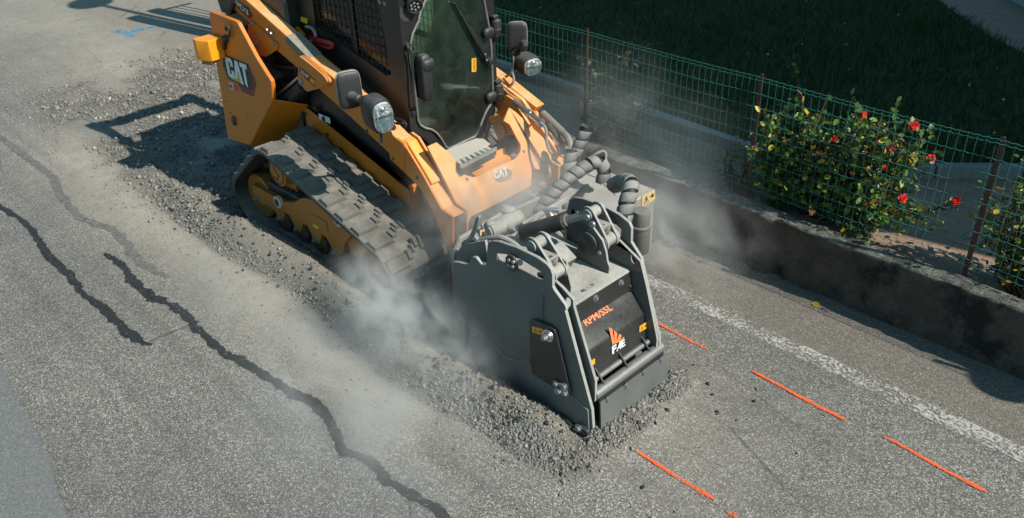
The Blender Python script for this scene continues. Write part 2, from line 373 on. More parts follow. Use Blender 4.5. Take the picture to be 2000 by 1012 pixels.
dm = t.math('MULTIPLY', t.attr('dust'), t.math('ADD', t.math('MULTIPLY', t.ramp(t.noise(7, 6, .7), [(.3, .3), (.65, 1)]), .7), .3))
col = t.mix(t.math('MULTIPLY', dm, .85, True), col, t.mix(t.noise(40, 3), (.33, .295, .24), (.46, .42, .35)))
gr = t.ramp(t.math('ADD', t.math('MULTIPLY', t.noise(55, 5, .8), .65), t.math('MULTIPLY', t.noise(9, 4, .7), .35)), [(.34, (.045, .044, .042)), (.48, (.12, .115, .104)), (.60, (.25, .232, .20)), (.72, (.38, .35, .30))])
col = t.mix(t.attr('gravel'), col, t.mix(t.attr('fines'), gr, t.mix(t.noise(60, 5, .75), (.20, .185, .155), (.38, .35, .29))))
col = t.mix(t.math('MULTIPLY', t.attr('brown'), .38), col, t.mix(t.noise(120, 3), (.09, .07, .05), (.25, .205, .15)))
sp3 = t.vor(3.1, 'Distance', vec=None); spots = t.ramp(t.math('ADD', sp3, t.math('MULTIPLY', t.noise(50, 3), .05)), [(.035, 1), (.055, 0)])
col = t.mix(t.math('MULTIPLY', spots, .75), col, (.03, .03, .03))
mp = t.n('Mapping'); mp.inputs['Scale'].default_value = (.35, 1.6, 1); t.l(t.co, mp.inputs[0])
ck = t.n('TexVoronoi'); ck.feature = 'DISTANCE_TO_EDGE'; ck.inputs['Scale'].default_value = .8
wp = t.mix(.10, mp.outputs[0], t.n('TexNoise').outputs['Color'], 'ADD'); t.l(wp, ck.inputs['Vector'])
crk = t.math('MULTIPLY', t.ramp(ck.outputs[0], [(.0015, 1), (.004, 0)]), t.ramp(t.noise(.9, 2), [(.52, 0), (.6, .55)]))
col = t.mix(crk, col, (.03, .03, .03))
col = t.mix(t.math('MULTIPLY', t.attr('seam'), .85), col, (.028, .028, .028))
t.color(col); t.rough(.88); t.set(Specular_IOR_Level=.3)
t.bump(t.math('ADD', t.math('MULTIPLY', sp.outputs[0], .6), t.math('ADD', t.noise(300, 2), t.math('MULTIPLY', t.attr('gravel'), t.math('MULTIPLY', t.noise(70, 5, .8), 4)))), .55, .006)
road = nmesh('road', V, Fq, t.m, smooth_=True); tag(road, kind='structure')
def vattr(o, name, val):
    a = o.data.attributes.new(name, 'FLOAT', 'POINT'); a.data.foreach_set('value', np.clip(val, 0, 1).astype(np.float32).ravel())
rg = ridge(X, Yg); rub = rubble(X, Yg)
vattr(road, 'gravel', np.maximum(sstep(.010, .035, rg), rub*(.55+.45*sstep(.40, .55, fbm(X, Yg, .35)))))
du = np.exp(-((Yg-2.45)/.42)**2)*sstep(-10.5, -8.5, X)*(1-sstep(-4.2, -2.6, X)) + .9*np.exp(-(np.hypot((X+10.2)/1.3, (Yg-4.2)/.8))**2) + .55*sstep(-9, -12, X)*sstep(2, 4, Yg)
du = du + .35*np.exp(-(np.hypot((X+2.2)/.7, (Yg-3.2)/.7))**2)+.25*(1-sstep(1.6, 2.4, Yg))*0
du = np.maximum(du, sstep(2.85, 2.9, Yg)*(1-sstep(3.6, 3.8, Yg))*sstep(-9, -8, X)*(1-sstep(-3.6, -3.2, X))*.8)
vattr(road, 'fines', sstep(.05, .10, rg)*.8*(.5+fbm(X, Yg, .25)))
vattr(road, 'dust', du*(.45+1.1*fbm(X+5, Yg, .7)))
vattr(road, 'brown', sstep(4.48, 4.6, Yg+.12*(fbm(X, Yg, .6)-.5))*.75*(.5+fbm(X, Yg, .4)))
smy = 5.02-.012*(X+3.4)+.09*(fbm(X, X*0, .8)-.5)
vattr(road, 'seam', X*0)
def flatribbon(name, pts, wid, mat, z=.004, jag=.25, n=10, seed=0):
    c = curve(pts, n); v = []; f = []
    for i, p in enumerate(c):
        d = (c[min(i+1, len(c)-1)]-c[max(i-1, 0)]).normalized(); s = Vector((-d.y, d.x, 0)); tt = i/(len(c)-1)
        ww = (wid[0]+(wid[1]-wid[0])*tt if hasattr(wid, '__len__') else wid)*min(1, .35+8*min(tt, 1-tt))
        q = p*9+Vector((seed*3.1, 0, 0)); o1 = noise.noise(q)+.6*noise.noise(q*3.3)+.2*noise.noise(q*8); o2 = noise.noise(q+Vector((50, 0, 0)))+.6*noise.noise(q*3.3+Vector((9, 0, 0)))+.2*noise.noise(q*8+Vector((4, 0, 0)))
        zz = z+float(groundz(np.array(p.x), np.array(p.y)))
        v += [(*(p+s*ww*(.5+jag*o1))[:2], zz), (*(p-s*ww*(.5+jag*o2))[:2], zz)]
        if i: f.append((2*i-2, 2*i-1, 2*i+1, 2*i))
    return nmesh(name, v, f, mat)
def rpts(px): return [G(*q) for q in px]
t = NT('crack_sealing_bitumen'); n = t.noise(28, 5, .7)
t.color(t.mix(t.ramp(n, [(.45, 0), (.8, 1)]), (.016, .017, .018), (.055, .055, .054))); t.rough(.62); t.bump(t.noise(60, 4), .4, .004); M['tar'] = t.m
t = NT('dusty_crack_sealing_bitumen'); n = t.noise(20, 5, .7)
t.color(t.mix(t.ramp(n, [(.30, 0), (.66, 1)]), (.075, .08, .08), (.18, .175, .16))); t.rough(.8); M['tar_dusty'] = t.m
for k_ in ('tar', 'tar_dusty'):
    m_ = M[k_]; nt_ = m_.node_tree; ou = [n for n in nt_.nodes if n.type == 'OUTPUT_MATERIAL'][0]; pb_ = [n for n in nt_.nodes if n.type == 'BSDF_PRINCIPLED'][0]; co_ = [n for n in nt_.nodes if n.type == 'TEX_COORD'][0]; nz_ = nt_.nodes.new('ShaderNodeTexNoise'); nz_.inputs['Scale'].default_value = 38; nz_.inputs['Detail'].default_value = 5; nz_.inputs['Roughness'].default_value = .75; nt_.links.new(co_.outputs['Object'], nz_.inputs['Vector']); rp_ = nt_.nodes.new('ShaderNodeMapRange'); rp_.inputs[1].default_value = .36; rp_.inputs[2].default_value = .44; nt_.links.new(nz_.outputs['Fac'], rp_.inputs[0]); tr_ = nt_.nodes.new('ShaderNodeBsdfTransparent'); mx_ = nt_.nodes.new('ShaderNodeMixShader'); nt_.links.new(rp_.outputs[0], mx_.inputs[0]); nt_.links.new(tr_.outputs[0], mx_.inputs[1]); nt_.links.new(pb_.outputs[0], mx_.inputs[2]); nt_.links.new(mx_.outputs[0], ou.inputs['Surface'])
o = flatribbon('tar_seam', rpts([(-70, 365), (0, 405), (45, 432), (70, 462), (95, 500), (140, 540), (160, 572), (205, 606), (240, 640), (262, 662), (297, 674)]), (.052, .068), 'tar', jag=.40, n=26, seed=1)
tag(o, 'black jagged tar seam on the asphalt, the darkest and lowest left of the three', 'tar seam', 'tar seams on the road')
o = flatribbon('tar_seam', rpts([(203, 496), (232, 512), (262, 552), (300, 580), (350, 606), (400, 655), (450, 695), (510, 728), (570, 768), (622, 795), (652, 838), (668, 878), (715, 898), (760, 940), (815, 972), (880, 1016), (960, 1080)]), (.070, .054), 'tar', jag=.52, n=26, seed=2)
tag(o, 'longest black tar seam running from mid road to the bottom edge', 'tar seam', 'tar seams on the road')
o = flatribbon('tar_seam', rpts([(-60, 240), (0, 268), (48, 305), (98, 342), (118, 380), (160, 425), (215, 448), (243, 470), (262, 500), (295, 525), (328, 542)]), .070, 'tar_dusty', jag=.36, n=26, seed=3)
tag(o, 'faded grey dust-covered tar seam nearest the spoil ridge', 'tar seam', 'tar seams on the road')
# older smoother asphalt in the lower-left corner
t = NT('older_grey_asphalt'); c = t.vor(170, 'Color'); s_ = t.n('SeparateXYZ'); t.l(c, s_.inputs[0])
t.color(t.mix(t.noise(4, 4), t.ramp(s_.outputs[0], [(0, (.08, .086, .087)), (.35, (.135, .142, .143)), (.7, (.185, .19, .19)), (.92, (.29, .29, .28))], True), (.15, .156, .156))); t.rough(.9); t.bump(s_.outputs[0], .3, .004)
edge = rpts([(-40, 640), (0, 700), (28, 770), (60, 830), (95, 900), (112, 960), (135, 1012), (165, 1090)])
tag(nmesh('road_repair_strip', [(p.x, p.y+.02*noise.noise(p*4), .004) for p in edge]+[(p.x-.5, p.y-9, .004) for p in edge], [(k, k+1, k+9, k+8) for k in range(7)], t.m), kind='structure')
# worn white edge line
def worn_paint(name, colr, lo, hi, scale=42):
    t = NT(name); n = t.math('ADD', t.math('MULTIPLY', t.noise(scale, 6, .75), .72), t.math('MULTIPLY', t.noise(5, 3), .28))
    tr = t.n('BsdfTransparent'); mx = t.n('MixShader'); t.l(t.ramp(n, [(lo, 0), (hi, 1)]), mx.inputs[0]); t.l(tr.outputs[0], mx.inputs[1]); t.l(t.b.outputs[0], mx.inputs[2]); t.l(mx.outputs[0], t.out.inputs[0])
    t.color(colr); t.rough(.75); return t.m
M['whiteline'] = worn_paint('worn_white_road_paint', (.40, .395, .37), .475, .56)
ln = [(x, 4.476+.002*(x+2)) for x in np.arange(-9.2, 3, .12)]
o = flatribbon('road_marking', [Vector((a, b, 0)) for a, b in ln], .135, 'whiteline', jag=.10, n=3, seed=5); tag(o, kind='structure')
o = flatribbon('road_marking', [G(*q) for q in [(140, 22), (165, 35), (200, 60)]], .12, worn_paint('faint_old_white_paint', (.5, .5, .46), .55, .66), jag=.15, seed=6); tag(o, kind='structure')
# spray-paint layout marks
M['orangespray'] = plain('orange_spray_paint', (.95, .13, .012), .6, var=.03)
def sprayed(name, c, lo=.40, hi=.50): return worn_paint(name, c, lo, hi, 70)
M['orangespray'] = sprayed('orange_spray_paint', (.95, .125, .008), .39, .54)
M['overspray'] = worn_paint('orange_overspray', (.85, .15, .03), .56, .74, 150)
for a, b, lab in [((1278, 630), (1382, 684), 'short orange spray line beginning beside the milling head side plate'),
                  ((1468, 726), (1653, 824), 'orange spray line in the middle of the row nearest the white line'),
                  ((1726, 854), (1928, 964), 'orange spray line nearest the right edge of the road'),
                  ((1241, 883), (1397, 979), 'orange spray line just in front of the spoil heap'),
                  ((1418, 1000), (1560, 1094), 'tip of an orange spray line at the bottom edge')]:
    p, q = G(*a), G(*b); pts = [p.lerp(q, k/6)+Vector((0, .003*math.sin(k*1.3), 0)) for k in range(7)]
    mk = flatribbon('spray_mark', pts, (.019, .025), 'orangespray', z=.008, jag=.20, n=24, seed=a[0]); ovs = flatribbon('overspray', pts, .062, 'overspray', z=.0055, jag=.2, n=10, seed=a[0]+1); ovs.parent = mk
    tag(mk, lab, 'spray mark', 'orange layout lines sprayed on the road')
M['bluespray'] = worn_paint('blue_spray_paint', (.015, .33, .58), .40, .66, 22)
zz = zc(140, 0, 6.667)
for pl, w_, lab in [([(540, 425), (600, 400), (650, 400)], .10, 'blue paint smear, darkest blob of the broken arrow'), ([(625, 405), (720, 450), (810, 480)], .12, 'blue paint smear slanting down from the dark blob'), ([(780, 410), (880, 388), (940, 372)], .12, 'blue paint smear right of the broken arrow'), ([(985, 368), (1030, 358), (1085, 340)], .09, 'faint blue paint smear at the far right end')]:
    tag(flatribbon('spray_mark', rpts([zz(*q) for q in pl]), w_, 'bluespray', z=.008, jag=.2, seed=w_*90), lab, 'spray mark', 'blue survey marks on the road')

# ---------------------------------------------------------------- loose gravel (stuff)
def ico():
    bm = bmesh.new(); bmesh.ops.create_icosphere(bm, subdivisions=1, radius=1); v = np.array([x.co[:] for x in bm.verts]); f = np.array([[x.index for x in q.verts] for q in bm.faces]); bm.free(); return v, f
IV, IF = ico()
t = NT('crushed_asphalt_stones'); t.color(t.mix(t.noise(60, 3), t.ramp(t.rpi(), [(0, (.07, .07, .068)), (.22, (.13, .128, .12)), (.5, (.20, .192, .175)), (.72, (.27, .255, .225)), (.88, (.38, .355, .31)), (.96, (.18, .125, .09))], True), (.20, .195, .18), 'MIX')); t.rough(.9); t.bump(t.noise(160, 4), .4, .003); M['stones'] = t.m
t2 = NT('light_dusty_stones'); t2.color(t2.ramp(t2.rpi(), [(0, (.22, .20, .17)), (.4, (.34, .31, .27)), (.8, (.45, .42, .37))], True)); t2.rough(.9); M['lightstones'] = t2.m
def stones(name, xs, ys, sz, mat='stones', zf=groundz):
    n = len(xs); q = rng.normal(size=(n, 4)); q /= np.linalg.norm(q, axis=1)[:, None]; a, b, c, d = q.T
    Rm = np.stack([1-2*(c*c+d*d), 2*(b*c-a*d), 2*(b*d+a*c), 2*(b*c+a*d), 1-2*(b*b+d*d), 2*(c*d-a*b), 2*(b*d-a*c), 2*(c*d+a*b), 1-2*(b*b+c*c)], -1).reshape(n, 3, 3)
    loc = IV[None]*(1+.75*(rng.random((n, 12, 1))-.5))*np.stack([np.ones(n), rng.uniform(.6, 1, n), rng.uniform(.45, .9, n)], -1)[:, None]
    v = np.einsum('nij,nkj->nki', Rm, loc)*sz[:, None, None]; v += np.stack([xs, ys, zf(xs, ys)+sz*.35], -1)[:, None]
    f = (IF[None]+12*np.arange(n)[:, None, None]).reshape(-1, 3)
    return tag(nmesh(name, v.reshape(-1, 3), f, mat), kind='stuff')
def scatter(n, x0, x1, y0, y1, dens):
    xs = rng.uniform(x0, x1, n*6); ys = rng.uniform(y0, y1, n*6); k = rng.random(n*6) < dens(xs, ys); return xs[k][:n], ys[k][:n]
def gsz(n, med, cap): return np.minimum(med*np.exp(rng.normal(0, .75, n)), cap*rng.uniform(.6, 1.25, n))
xs, ys = scatter(60000, -8.9, -1.95, 2.4, 3.95, lambda x, y: sstep(.012, .04, ridge(x, y))*(.06+.74*(1-sstep(2.54, 2.68, y+.10*(fbm(x, y, .3)-.5)))*sstep(.30, .55, fbm(x, y, .40))))
stones('gravel', xs, ys, gsz(len(xs), .0029, .013))
xs, ys = scatter(26000, -3.3, -1.95, 2.35, 3.95, lambda x, y: sstep(.012, .035, ridge(x, y))*(.16+.84*sstep(.38, .56, fbm(x+2, y, .28))))
stones('gravel', xs, ys, gsz(len(xs), .0027, .015))
xs, ys = scatter(20000, -11.5, -6.4, 2.3, 5.0, lambda x, y: rubble(x, y)*.8+.03)
stones('gravel', xs, ys, gsz(len(xs), .0052, .024))
xs, ys = scatter(300, -11.5, -6.6, 2.2, 4.8, lambda x, y: rubble(x, y)+.04)
stones('gravel', xs, ys, gsz(len(xs), .0085, .026), 'lightstones')
xs, ys = scatter(1500, -9.5, -1.2, 2.0, 4.3, lambda x, y: np.exp(-((y-2.45)/.25)**2)*.8+.10*np.exp(-(np.hypot((x+2)/.8, (y-3.3)/.6))**2)+.02)
stones('gravel', xs, ys, gsz(len(xs), .0038, .014))

xs, ys = scatter(170, -3.6, -1.95, 2.4, 3.9, lambda x, y: sstep(.01, .03, ridge(x, y))+.05)
stones('gravel', xs, ys, rng.uniform(.008, .019, len(xs)), 'tar')
xs, ys = scatter(150, -7.5, -3.4, 2.4, 2.75, lambda x, y: sstep(.01, .03, ridge(x, y))+.08)
stones('gravel', xs, ys, rng.uniform(.007, .016, len(xs)), 'tar')
# ================================================================== SETTING: garden behind the wall
ZP = .38
t = NT('garden_path_paving'); br = t.n('TexBrick'); br.inputs['Scale'].default_value = 1; br.inputs['Brick Width'].default_value = .22; br.inputs['Row Height'].default_value = .11; br.inputs['Mortar Size'].default_value = .006
t.l(t.co, br.inputs['Vector']); br.inputs['Color1'].default_value = (.225, .135, .09, 1); br.inputs['Color2'].default_value = (.27, .17, .118, 1); br.inputs['Mortar'].default_value = (.12, .09, .075, 1)
t.color(t.mix(t.ramp(t.noise(90, 4, .7), [(.35, 0), (.7, .6)]), br.outputs[0], (.31, .24, .19))); t.rough(.85); t.bump(t.noise(120, 3), .3, .004); M['path'] = t.m
kz = .42
K = [(-9.25, 6.18), (-8.6, 6.18), (-5.0, 6.16), (-3.55, 6.10)]
kd = [G(1470, 312, kz), G(1560, 335, kz), G(1700, 352, kz), G(1830, 342, kz), G(2000, 335, kz), G(2150, 330, kz)]
kline = [Vector((a, b, 0)) for a, b in K] + [Vector((-3.2, 6.12, 0)), Vector((-2.7, 6.35, 0)), Vector((-2.2, 6.72, 0)), Vector((-1.7, 7.15, 0)), Vector((-.8, 7.9, 0)), Vector((1.5, 9.6, 0))]
tag(nmesh('garden_path', [(-9.28, 5.27, ZP), (14, 5.27, ZP), (14, 16, ZP), (-9.28, 16, ZP)], [(0, 1, 2, 3)], 'path'), kind='structure')
t = NT('lawn_soil'); t.color(t.ramp(t.noise(6, 6, .7), [(.3, (.012, .022, .007)), (.55, (.030, .055, .014)), (.75, (.045, .065, .022))])); t.rough(.95)
lv = [(p.x, p.y+.05, ZP+.05) for p in kline]; far = [(-30, 30, ZP+.05), (1.5, 30, ZP+.05)]
p2 = [(G(*q, ZP+.05)) for q in [(1826, -4), (1880, 36), (1935, 72), (1965, 88), (2000, 104), (2100, 170)]]
lawn_poly = lv[:-2] + [(-.9, 8.2, ZP+.05)] + [tuple(p) for p in reversed(p2)] + [(p2[0].x-2.2, p2[0].y+4, ZP+.05), (-9.25, 24, ZP+.05)]
mb = MB(); mb.add(lawn_poly, [tuple(range(len(lawn_poly)))]); o = mb.build('lawn', t.m); tag(o, kind='structure')
# kerb stones: individual pieces along the path
M['kerb'] = painted('pale_concrete_kerb', (.26, .26, .25), .3, .85, side=.5, cut=(.4, .7), scale=9, dcol=(.11, .115, .11), var=.2)
kr = thing('garden_kerb', (-5, 6.2, ZP), 'pale concrete kerb edging the lawn behind the wire fence', 'kerb')
def walk(pts, step):
    out = []; acc = 0
    for a, b in zip(pts[:-1], pts[1:]):
        L = (b-a).length; d = (b-a)/L; s_ = 0
        while s_ < L-1e-4:
            e = min(step, L-s_); out.append((a+d*s_, a+d*(s_+e))); s_ += e
    return out
for a, b in walk(kline, .98):
    d = (b-a).normalized(); MB().bar(Vector((a.x, a.y, ZP+.03))+d*.004, Vector((b.x, b.y, ZP+.03))-d*.004, .09, .14).build('kerb_stone', 'kerb', kr, .008)
# second path, top right, with its kerb
tag(nmesh('garden_path', [tuple(p+Vector((0, 0, .006))) for p in p2]+[tuple(p+Vector((3, 4, .006))) for p in p2], [(k, k+1, k+7, k+6) for k in range(5)], 'path'), kind='structure')
# lawn blades and small yellow flowers
poly = np.array([p[:2] for p in lawn_poly])
def inpoly(x, y):
    r_ = np.zeros(len(x), bool); j = len(poly)-1
    for i in range(len(poly)):
        xi, yi = poly[i]; xj, yj = poly[j]; c_ = ((yi > y) != (yj > y)) & (x < (xj-xi)*(y-yi)/(yj-yi+1e-12)+xi); r_ ^= c_; j = i
    return r_
def blades(n, x0, x1, y0, y1, hmin, hmax, wd, mask):
    x = rng.uniform(x0, x1, n); y = rng.uniform(y0, y1, n); k = mask(x, y); x, y = x[k], y[k]; n = len(x)
    a = rng.uniform(0, 6.283, n); h = rng.uniform(hmin, hmax, n)*(.6+.8*fbm(x, y, .8)); l = rng.uniform(.2, .9, n)*h; b = rng.uniform(0, 6.283, n)
    z = np.full(n, ZP+.05); w_ = wd*rng.uniform(.6, 1.3, n)
    p0 = np.stack([x-np.cos(a)*w_, y-np.sin(a)*w_, z], -1); p1 = np.stack([x+np.cos(a)*w_, y+np.sin(a)*w_, z], -1)
    mx_ = np.stack([x+np.cos(b)*l*.4, y+np.sin(b)*l*.4, z+h*.65], -1); tp = np.stack([x+np.cos(b)*l, y+np.sin(b)*l, z+h], -1)
    off = np.stack([np.cos(a)*w_*.8, np.sin(a)*w_*.8, 0*w_], -1)
    v = np.stack([p0, p1, mx_+off, mx_-off, tp], 1).reshape(-1, 3); i = 5*np.arange(n)[:, None]
    f = np.concatenate([i+np.array([[0, 1, 2]]), i+np.array([[0, 2, 3]]), i+np.array([[3, 2, 4]])]); return v, f
v, f = blades(85000, -13, -1.2, 6.1, 13, .05, .13, .005, inpoly)
tag(nmesh('grass', v, f, 'grass'), kind='stuff')
n = 48; fx_ = rng.uniform(-9, -2, n*3); fy_ = rng.uniform(6.3, 11.5, n*3); k = inpoly(fx_, fy_); fx_, fy_ = fx_[k][:n], fy_[k][:n]
stones('lawn_flowers', fx_, fy_, rng.uniform(.008, .016, len(fx_)), 'dandelion', lambda x, y: ZP+.13+0*x)
bpy.data.objects['lawn_flowers']['label'] = 'scattered small yellow flowers in the dark lawn'

# ---------------------------------------------------------------- low wall
t = NT('old_concrete_wall'); n1 = t.noise(3.0, 6, .7); n2 = t.noise(16, 6, .75); n3 = t.noise(70, 4, .7)
base = t.mix(n2, (.042, .033, .027), (.13, .104, .087)); base = t.mix(t.ramp(t.noise(5.5, 6, .75), [(.46, 0), (.58, .8)]), base, (.15, .112, .088)); base = t.mix(t.ramp(n1, [(.50, 0), (.60, .92)]), base, (.014, .013, .012))
base = t.mix(t.ramp(t.vor(16, 'Distance'), [(.05, .7), (.10, 0)]), base, (.16, .16, .15))
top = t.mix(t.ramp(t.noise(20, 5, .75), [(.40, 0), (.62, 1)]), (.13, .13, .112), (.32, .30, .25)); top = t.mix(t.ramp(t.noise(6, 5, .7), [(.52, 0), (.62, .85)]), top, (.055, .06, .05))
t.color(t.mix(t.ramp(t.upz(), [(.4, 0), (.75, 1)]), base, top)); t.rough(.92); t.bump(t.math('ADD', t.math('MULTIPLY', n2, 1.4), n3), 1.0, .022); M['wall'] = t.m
wl = thing('low_wall', (-4, 5.28, 0), 'low stained concrete wall with a cracked face along the roadside', 'wall')
WX = np.arange(-9.3, 3.01, .035); prof = [(5.145, -.05), (5.15, .06), (5.15, .13), (5.152, .20), (5.152, .27), (5.145, .34), (5.135, .40), (5.125, .45), (5.128, .474), (5.15, .482), (5.18, .483), (5.22, .482), (5.26, .478), (5.275, .46), (5.28, .30)]
vs_ = []
cracks = [(-2.87, .030), (-2.62, .016)]
for x in WX:
    for (y, z) in prof:
        p = Vector((x, y, z)); d = .022*noise.noise(p*3.1)+.014*noise.noise(p*9)+.010*noise.noise(p*24); g_ = 0
        if z < .47 and y < 5.2:
            for cxk, dep in cracks:
                g_ += dep*math.exp(-((x-cxk-.03*math.sin(z*9+cxk))/.018)**2)
            if -2.87 < x < -2.62: g_ -= .012
            if -3.02 < x < -2.87 and z < .28: g_ += .012
            if -2.66 < x < -2.55 and z < .12: g_ += .035
        vs_.append((x, y+d+g_, z + (.010*noise.noise(p*6)+.006*noise.noise(p*19) if z > .44 else 0)))
npf = len(prof); Iw = np.arange(len(vs_)).reshape(-1, npf)
Fw = np.stack([Iw[:-1, :-1], Iw[1:, :-1], Iw[1:, 1:], Iw[:-1, 1:]], -1).reshape(-1, 4)
o = MB().box((-9.32, 5.43, 0), (-9.10, 16, .47)).build('wall_return', 'wall', wl)
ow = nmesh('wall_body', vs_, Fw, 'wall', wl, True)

# ---------------------------------------------------------------- wire fence
FY = 5.265; fbase = .475; ftop = at(1485, 150, 1, FY).z
fn = thing('wire_fence', (-3, FY, fbase), 'green welded wire fence on red-brown posts along the low wall', 'fence')
posts = [at(1143, 58, 1, FY).x, at(1485, 150, 1, FY).x, at(1957, 275, 1, FY).x]; sp_ = (posts[2]-posts[0])/2
allp = [posts[0]-sp_*2.5, posts[0]-sp_*2, posts[0]-sp_, *posts, posts[2]+sp_, posts[2]+2*sp_]
for k, x in enumerate(allp):
    mb = MB(); mb.box((x-.016, FY+.012, fbase-.02), (x+.016, FY+.016, ftop+.012)); mb.box((x-.0025, FY+.016, fbase-.02), (x+.0025, FY+.042, ftop+.012))
    for zt in np.linspace(fbase+.1, ftop-.06, 7): mb.box((x-.019, FY+.006, zt), (x+.019, FY+.012, zt+.006))
    mb.build('fence_post', 'post', fn)
HZ = [ftop, ftop-.024]+[ftop-.024-.098*(i+1) for i in range(8)]+[ftop-.024-.098*8-.045]
for a, b in zip(allp[:-1], allp[1:]):
    mb = MB(); L = b-a; n = max(2, round(L/.0525)); st = L/n; sag = lambda x: -.012*math.sin(math.pi*(x-a)/L)*1
    for hz in HZ:
        pts = []
        for i in range(n*2+1):
            x = a+st*i/2; ph = .003 if i % 2 else -.003; wob = .004*noise.noise(Vector((x*3, hz*9, 0)))
            pts.append((x, FY+wob+(.012*noise.noise(Vector((x*1.2, hz*2, 3)))), hz+sag(x)+ph))
        mb.tube(pts, .0019, 4, False)
    for i in range(n):
        x = a+st*(i+.5)
        ww = lambda z: FY+.012*noise.noise(Vector((x*1.2, z*2, 3)))
        mb.tube([(x+.004*noise.noise(Vector((x*7, z*5, 0))), ww(z), z+sag(x)) for z in np.linspace(ftop+.004, HZ[-1]-.02, 9)], .00095, 4, False)
    mb.build('wire_mesh', 'wire', fn, recalc=False)

# ---------------------------------------------------------------- shrubs
LV = np.array([(0, 0, 0), (.28, .30, .03), (.30, .72, .05), (0, 1, -.04), (-.30, .72, .05), (-.28, .30, .03), (0, .5, -.05)])
LF = np.array([(0, 1, 6), (1, 2, 6), (2, 3, 6), (3, 4, 6), (4, 5, 6), (5, 0, 6)])
def leafcloud(pos, size, dirs=None):
    n = len(pos); d = rng.normal(size=(n, 3)) if dirs is None else dirs+rng.normal(size=(n, 3))*.45; d /= np.linalg.norm(d, axis=1)[:, None]
    upv = rng.normal(size=(n, 3))*.6+np.array([.25, -.15, 1.0]); s_ = np.cross(d, upv); s_ /= np.linalg.norm(s_, axis=1)[:, None]+1e-9; nn = np.cross(s_, d)
    v = s_[:, None]*LV[None, :, :1]+d[:, None]*LV[None, :, 1:2]+nn[:, None]*LV[None, :, 2:]; v = v*size[:, None, None]+pos[:, None]
    return v.reshape(-1, 3), (LF[None]+7*np.arange(n)[:, None, None]).reshape(-1, 3)
def shrub(name, label, base, tips, leaf, lsz, per, mat, cat='shrub', group=None, stemr=.012, sub=5):
    th = thing(name, base, label, cat, group); mb = MB(); pos = []; dirs = []; b0 = Vector(base)
    for tp in tips:
        tp = Vector(tp); s0 = b0+Vector((random.uniform(-.10, .10), random.uniform(-.05, .05), 0)); mid = s0.lerp(tp, .5)+Vector((random.uniform(-.10, .10), random.uniform(-.08, .08), random.uniform(-.02, .10)))
        c = curve([s0, mid, tp], 5); mb.tube(c, list(np.linspace(stemr*random.uniform(.7, 1.2), .003, len(c))), 5)
        for k in range(sub):
            q = c[int(len(c)*random.uniform(.45, .98))]; e = q+Vector((random.gauss(0, .11), random.gauss(0, .10), random.gauss(.02, .09))); mb.tube([q, q.lerp(e, .5)+Vector((0, 0, .01)), e], [.004, .003, .002], 4)
            for _ in range(per):
                u = random.uniform(.25, 1.05); pos.append(q.lerp(e, u)+Vector((random.gauss(0, .024), random.gauss(0, .024), random.gauss(0, .02)))); dirs.append((e-q).normalized()*.6+Vector((random.gauss(0, .6), random.gauss(0, .6), random.gauss(-.15, .4))))
    mb.build('stems', 'stem', th, recalc=False)
    v, f = leafcloud(np.array(pos), rng.uniform(.6, 1.25, len(pos))*lsz, np.array(dirs)); tag(nmesh('foliage', v, f, mat, th), kind='stuff'); return th
BY = 5.54
def tipset(pxs, dy=.16, jit=.05):
    out = []
    for q in pxs:
        p = at(*q, 1, BY+random.uniform(-dy, dy)); out.append(p+Vector((random.gauss(0, jit), 0, random.gauss(0, jit*.6))))
    return out
# outline of the big rose bush in the picture, filled with branch tips
def fill(px, n):
    out = []; P_ = np.array(px, float); lo, hi = P_.min(0), P_.max(0)
    while len(out) < n:
        x, y = random.uniform(lo[0], hi[0]), random.uniform(lo[1], hi[1]); ins = False; j = len(P_)-1
        for i in range(len(P_)):
            if (P_[i][1] > y) != (P_[j][1] > y) and x < (P_[j][0]-P_[i][0])*(y-P_[i][1])/(P_[j][1]-P_[i][1])+P_[i][0]: ins = not ins
            j = i
        if ins: out.append((x, y))
    return out
big = [(1500, 232), (1560, 212), (1640, 222), (1690, 240), (1745, 232), (1790, 262), (1822, 300), (1808, 345), (1800, 385), (1815, 415), (1800, 440), (1745, 432), (1700, 440), (1668, 420), (1630, 390), (1560, 395), (1505, 385), (1482, 340), (1478, 290)]
bb = at(1585, 430, 1, BY); rb = shrub('rose_bush', 'large leafy rose bush with red flowers and yellow leaves behind the fence', (bb.x, BY, ZP), tipset(fill(big, 128), .22), 'roseleaf', .050, 8, 'roseleaf', stemr=.016, sub=6)
def rose(px, parent, s=.030, y=5.40):
    c = at(*px, 1, y); n = Vector((.4+random.gauss(0, .3), -.6+random.gauss(0, .2), .55)).normalized(); u = n.orthogonal().normalized(); v_ = n.cross(u); vs, fs = [], []
    for ring, (cnt, rad, tilt) in enumerate(((6, 1.0, .30), (5, .72, .65), (4, .45, 1.0), (3, .22, 1.3))):
        for k in range(cnt):
            a = 6.283*k/cnt+ring*.6+random.uniform(-.25, .25); d = u*math.cos(a)+v_*math.sin(a); tn = n.cross(d); L = s*rad*random.uniform(.85, 1.2); b0 = c+n*s*.12*ring; wv = s*.5*(.5+.5*rad); o = len(vs)
            up_ = d*math.cos(tilt)+n*math.sin(tilt)
            vs += [b0, b0+up_*L*.5-tn*wv*.8+n*.1*L, b0+up_*L*.5+tn*wv*.8+n*.1*L, b0+up_*L-tn*wv*.65-n*.08*L, b0+up_*L*1.12-n*.18*L, b0+up_*L+tn*wv*.65-n*.08*L, b0+up_*L*.55-n*.06*L]
            fs += [(o, o+1, o+6), (o, o+6, o+2), (o+1, o+3, o+6), (o+3, o+4, o+6), (o+4, o+5, o+6), (o+5, o+2, o+6)]
    mb = MB(); mb.add(vs, fs); mb.build('rose', 'petal', parent, recalc=False)
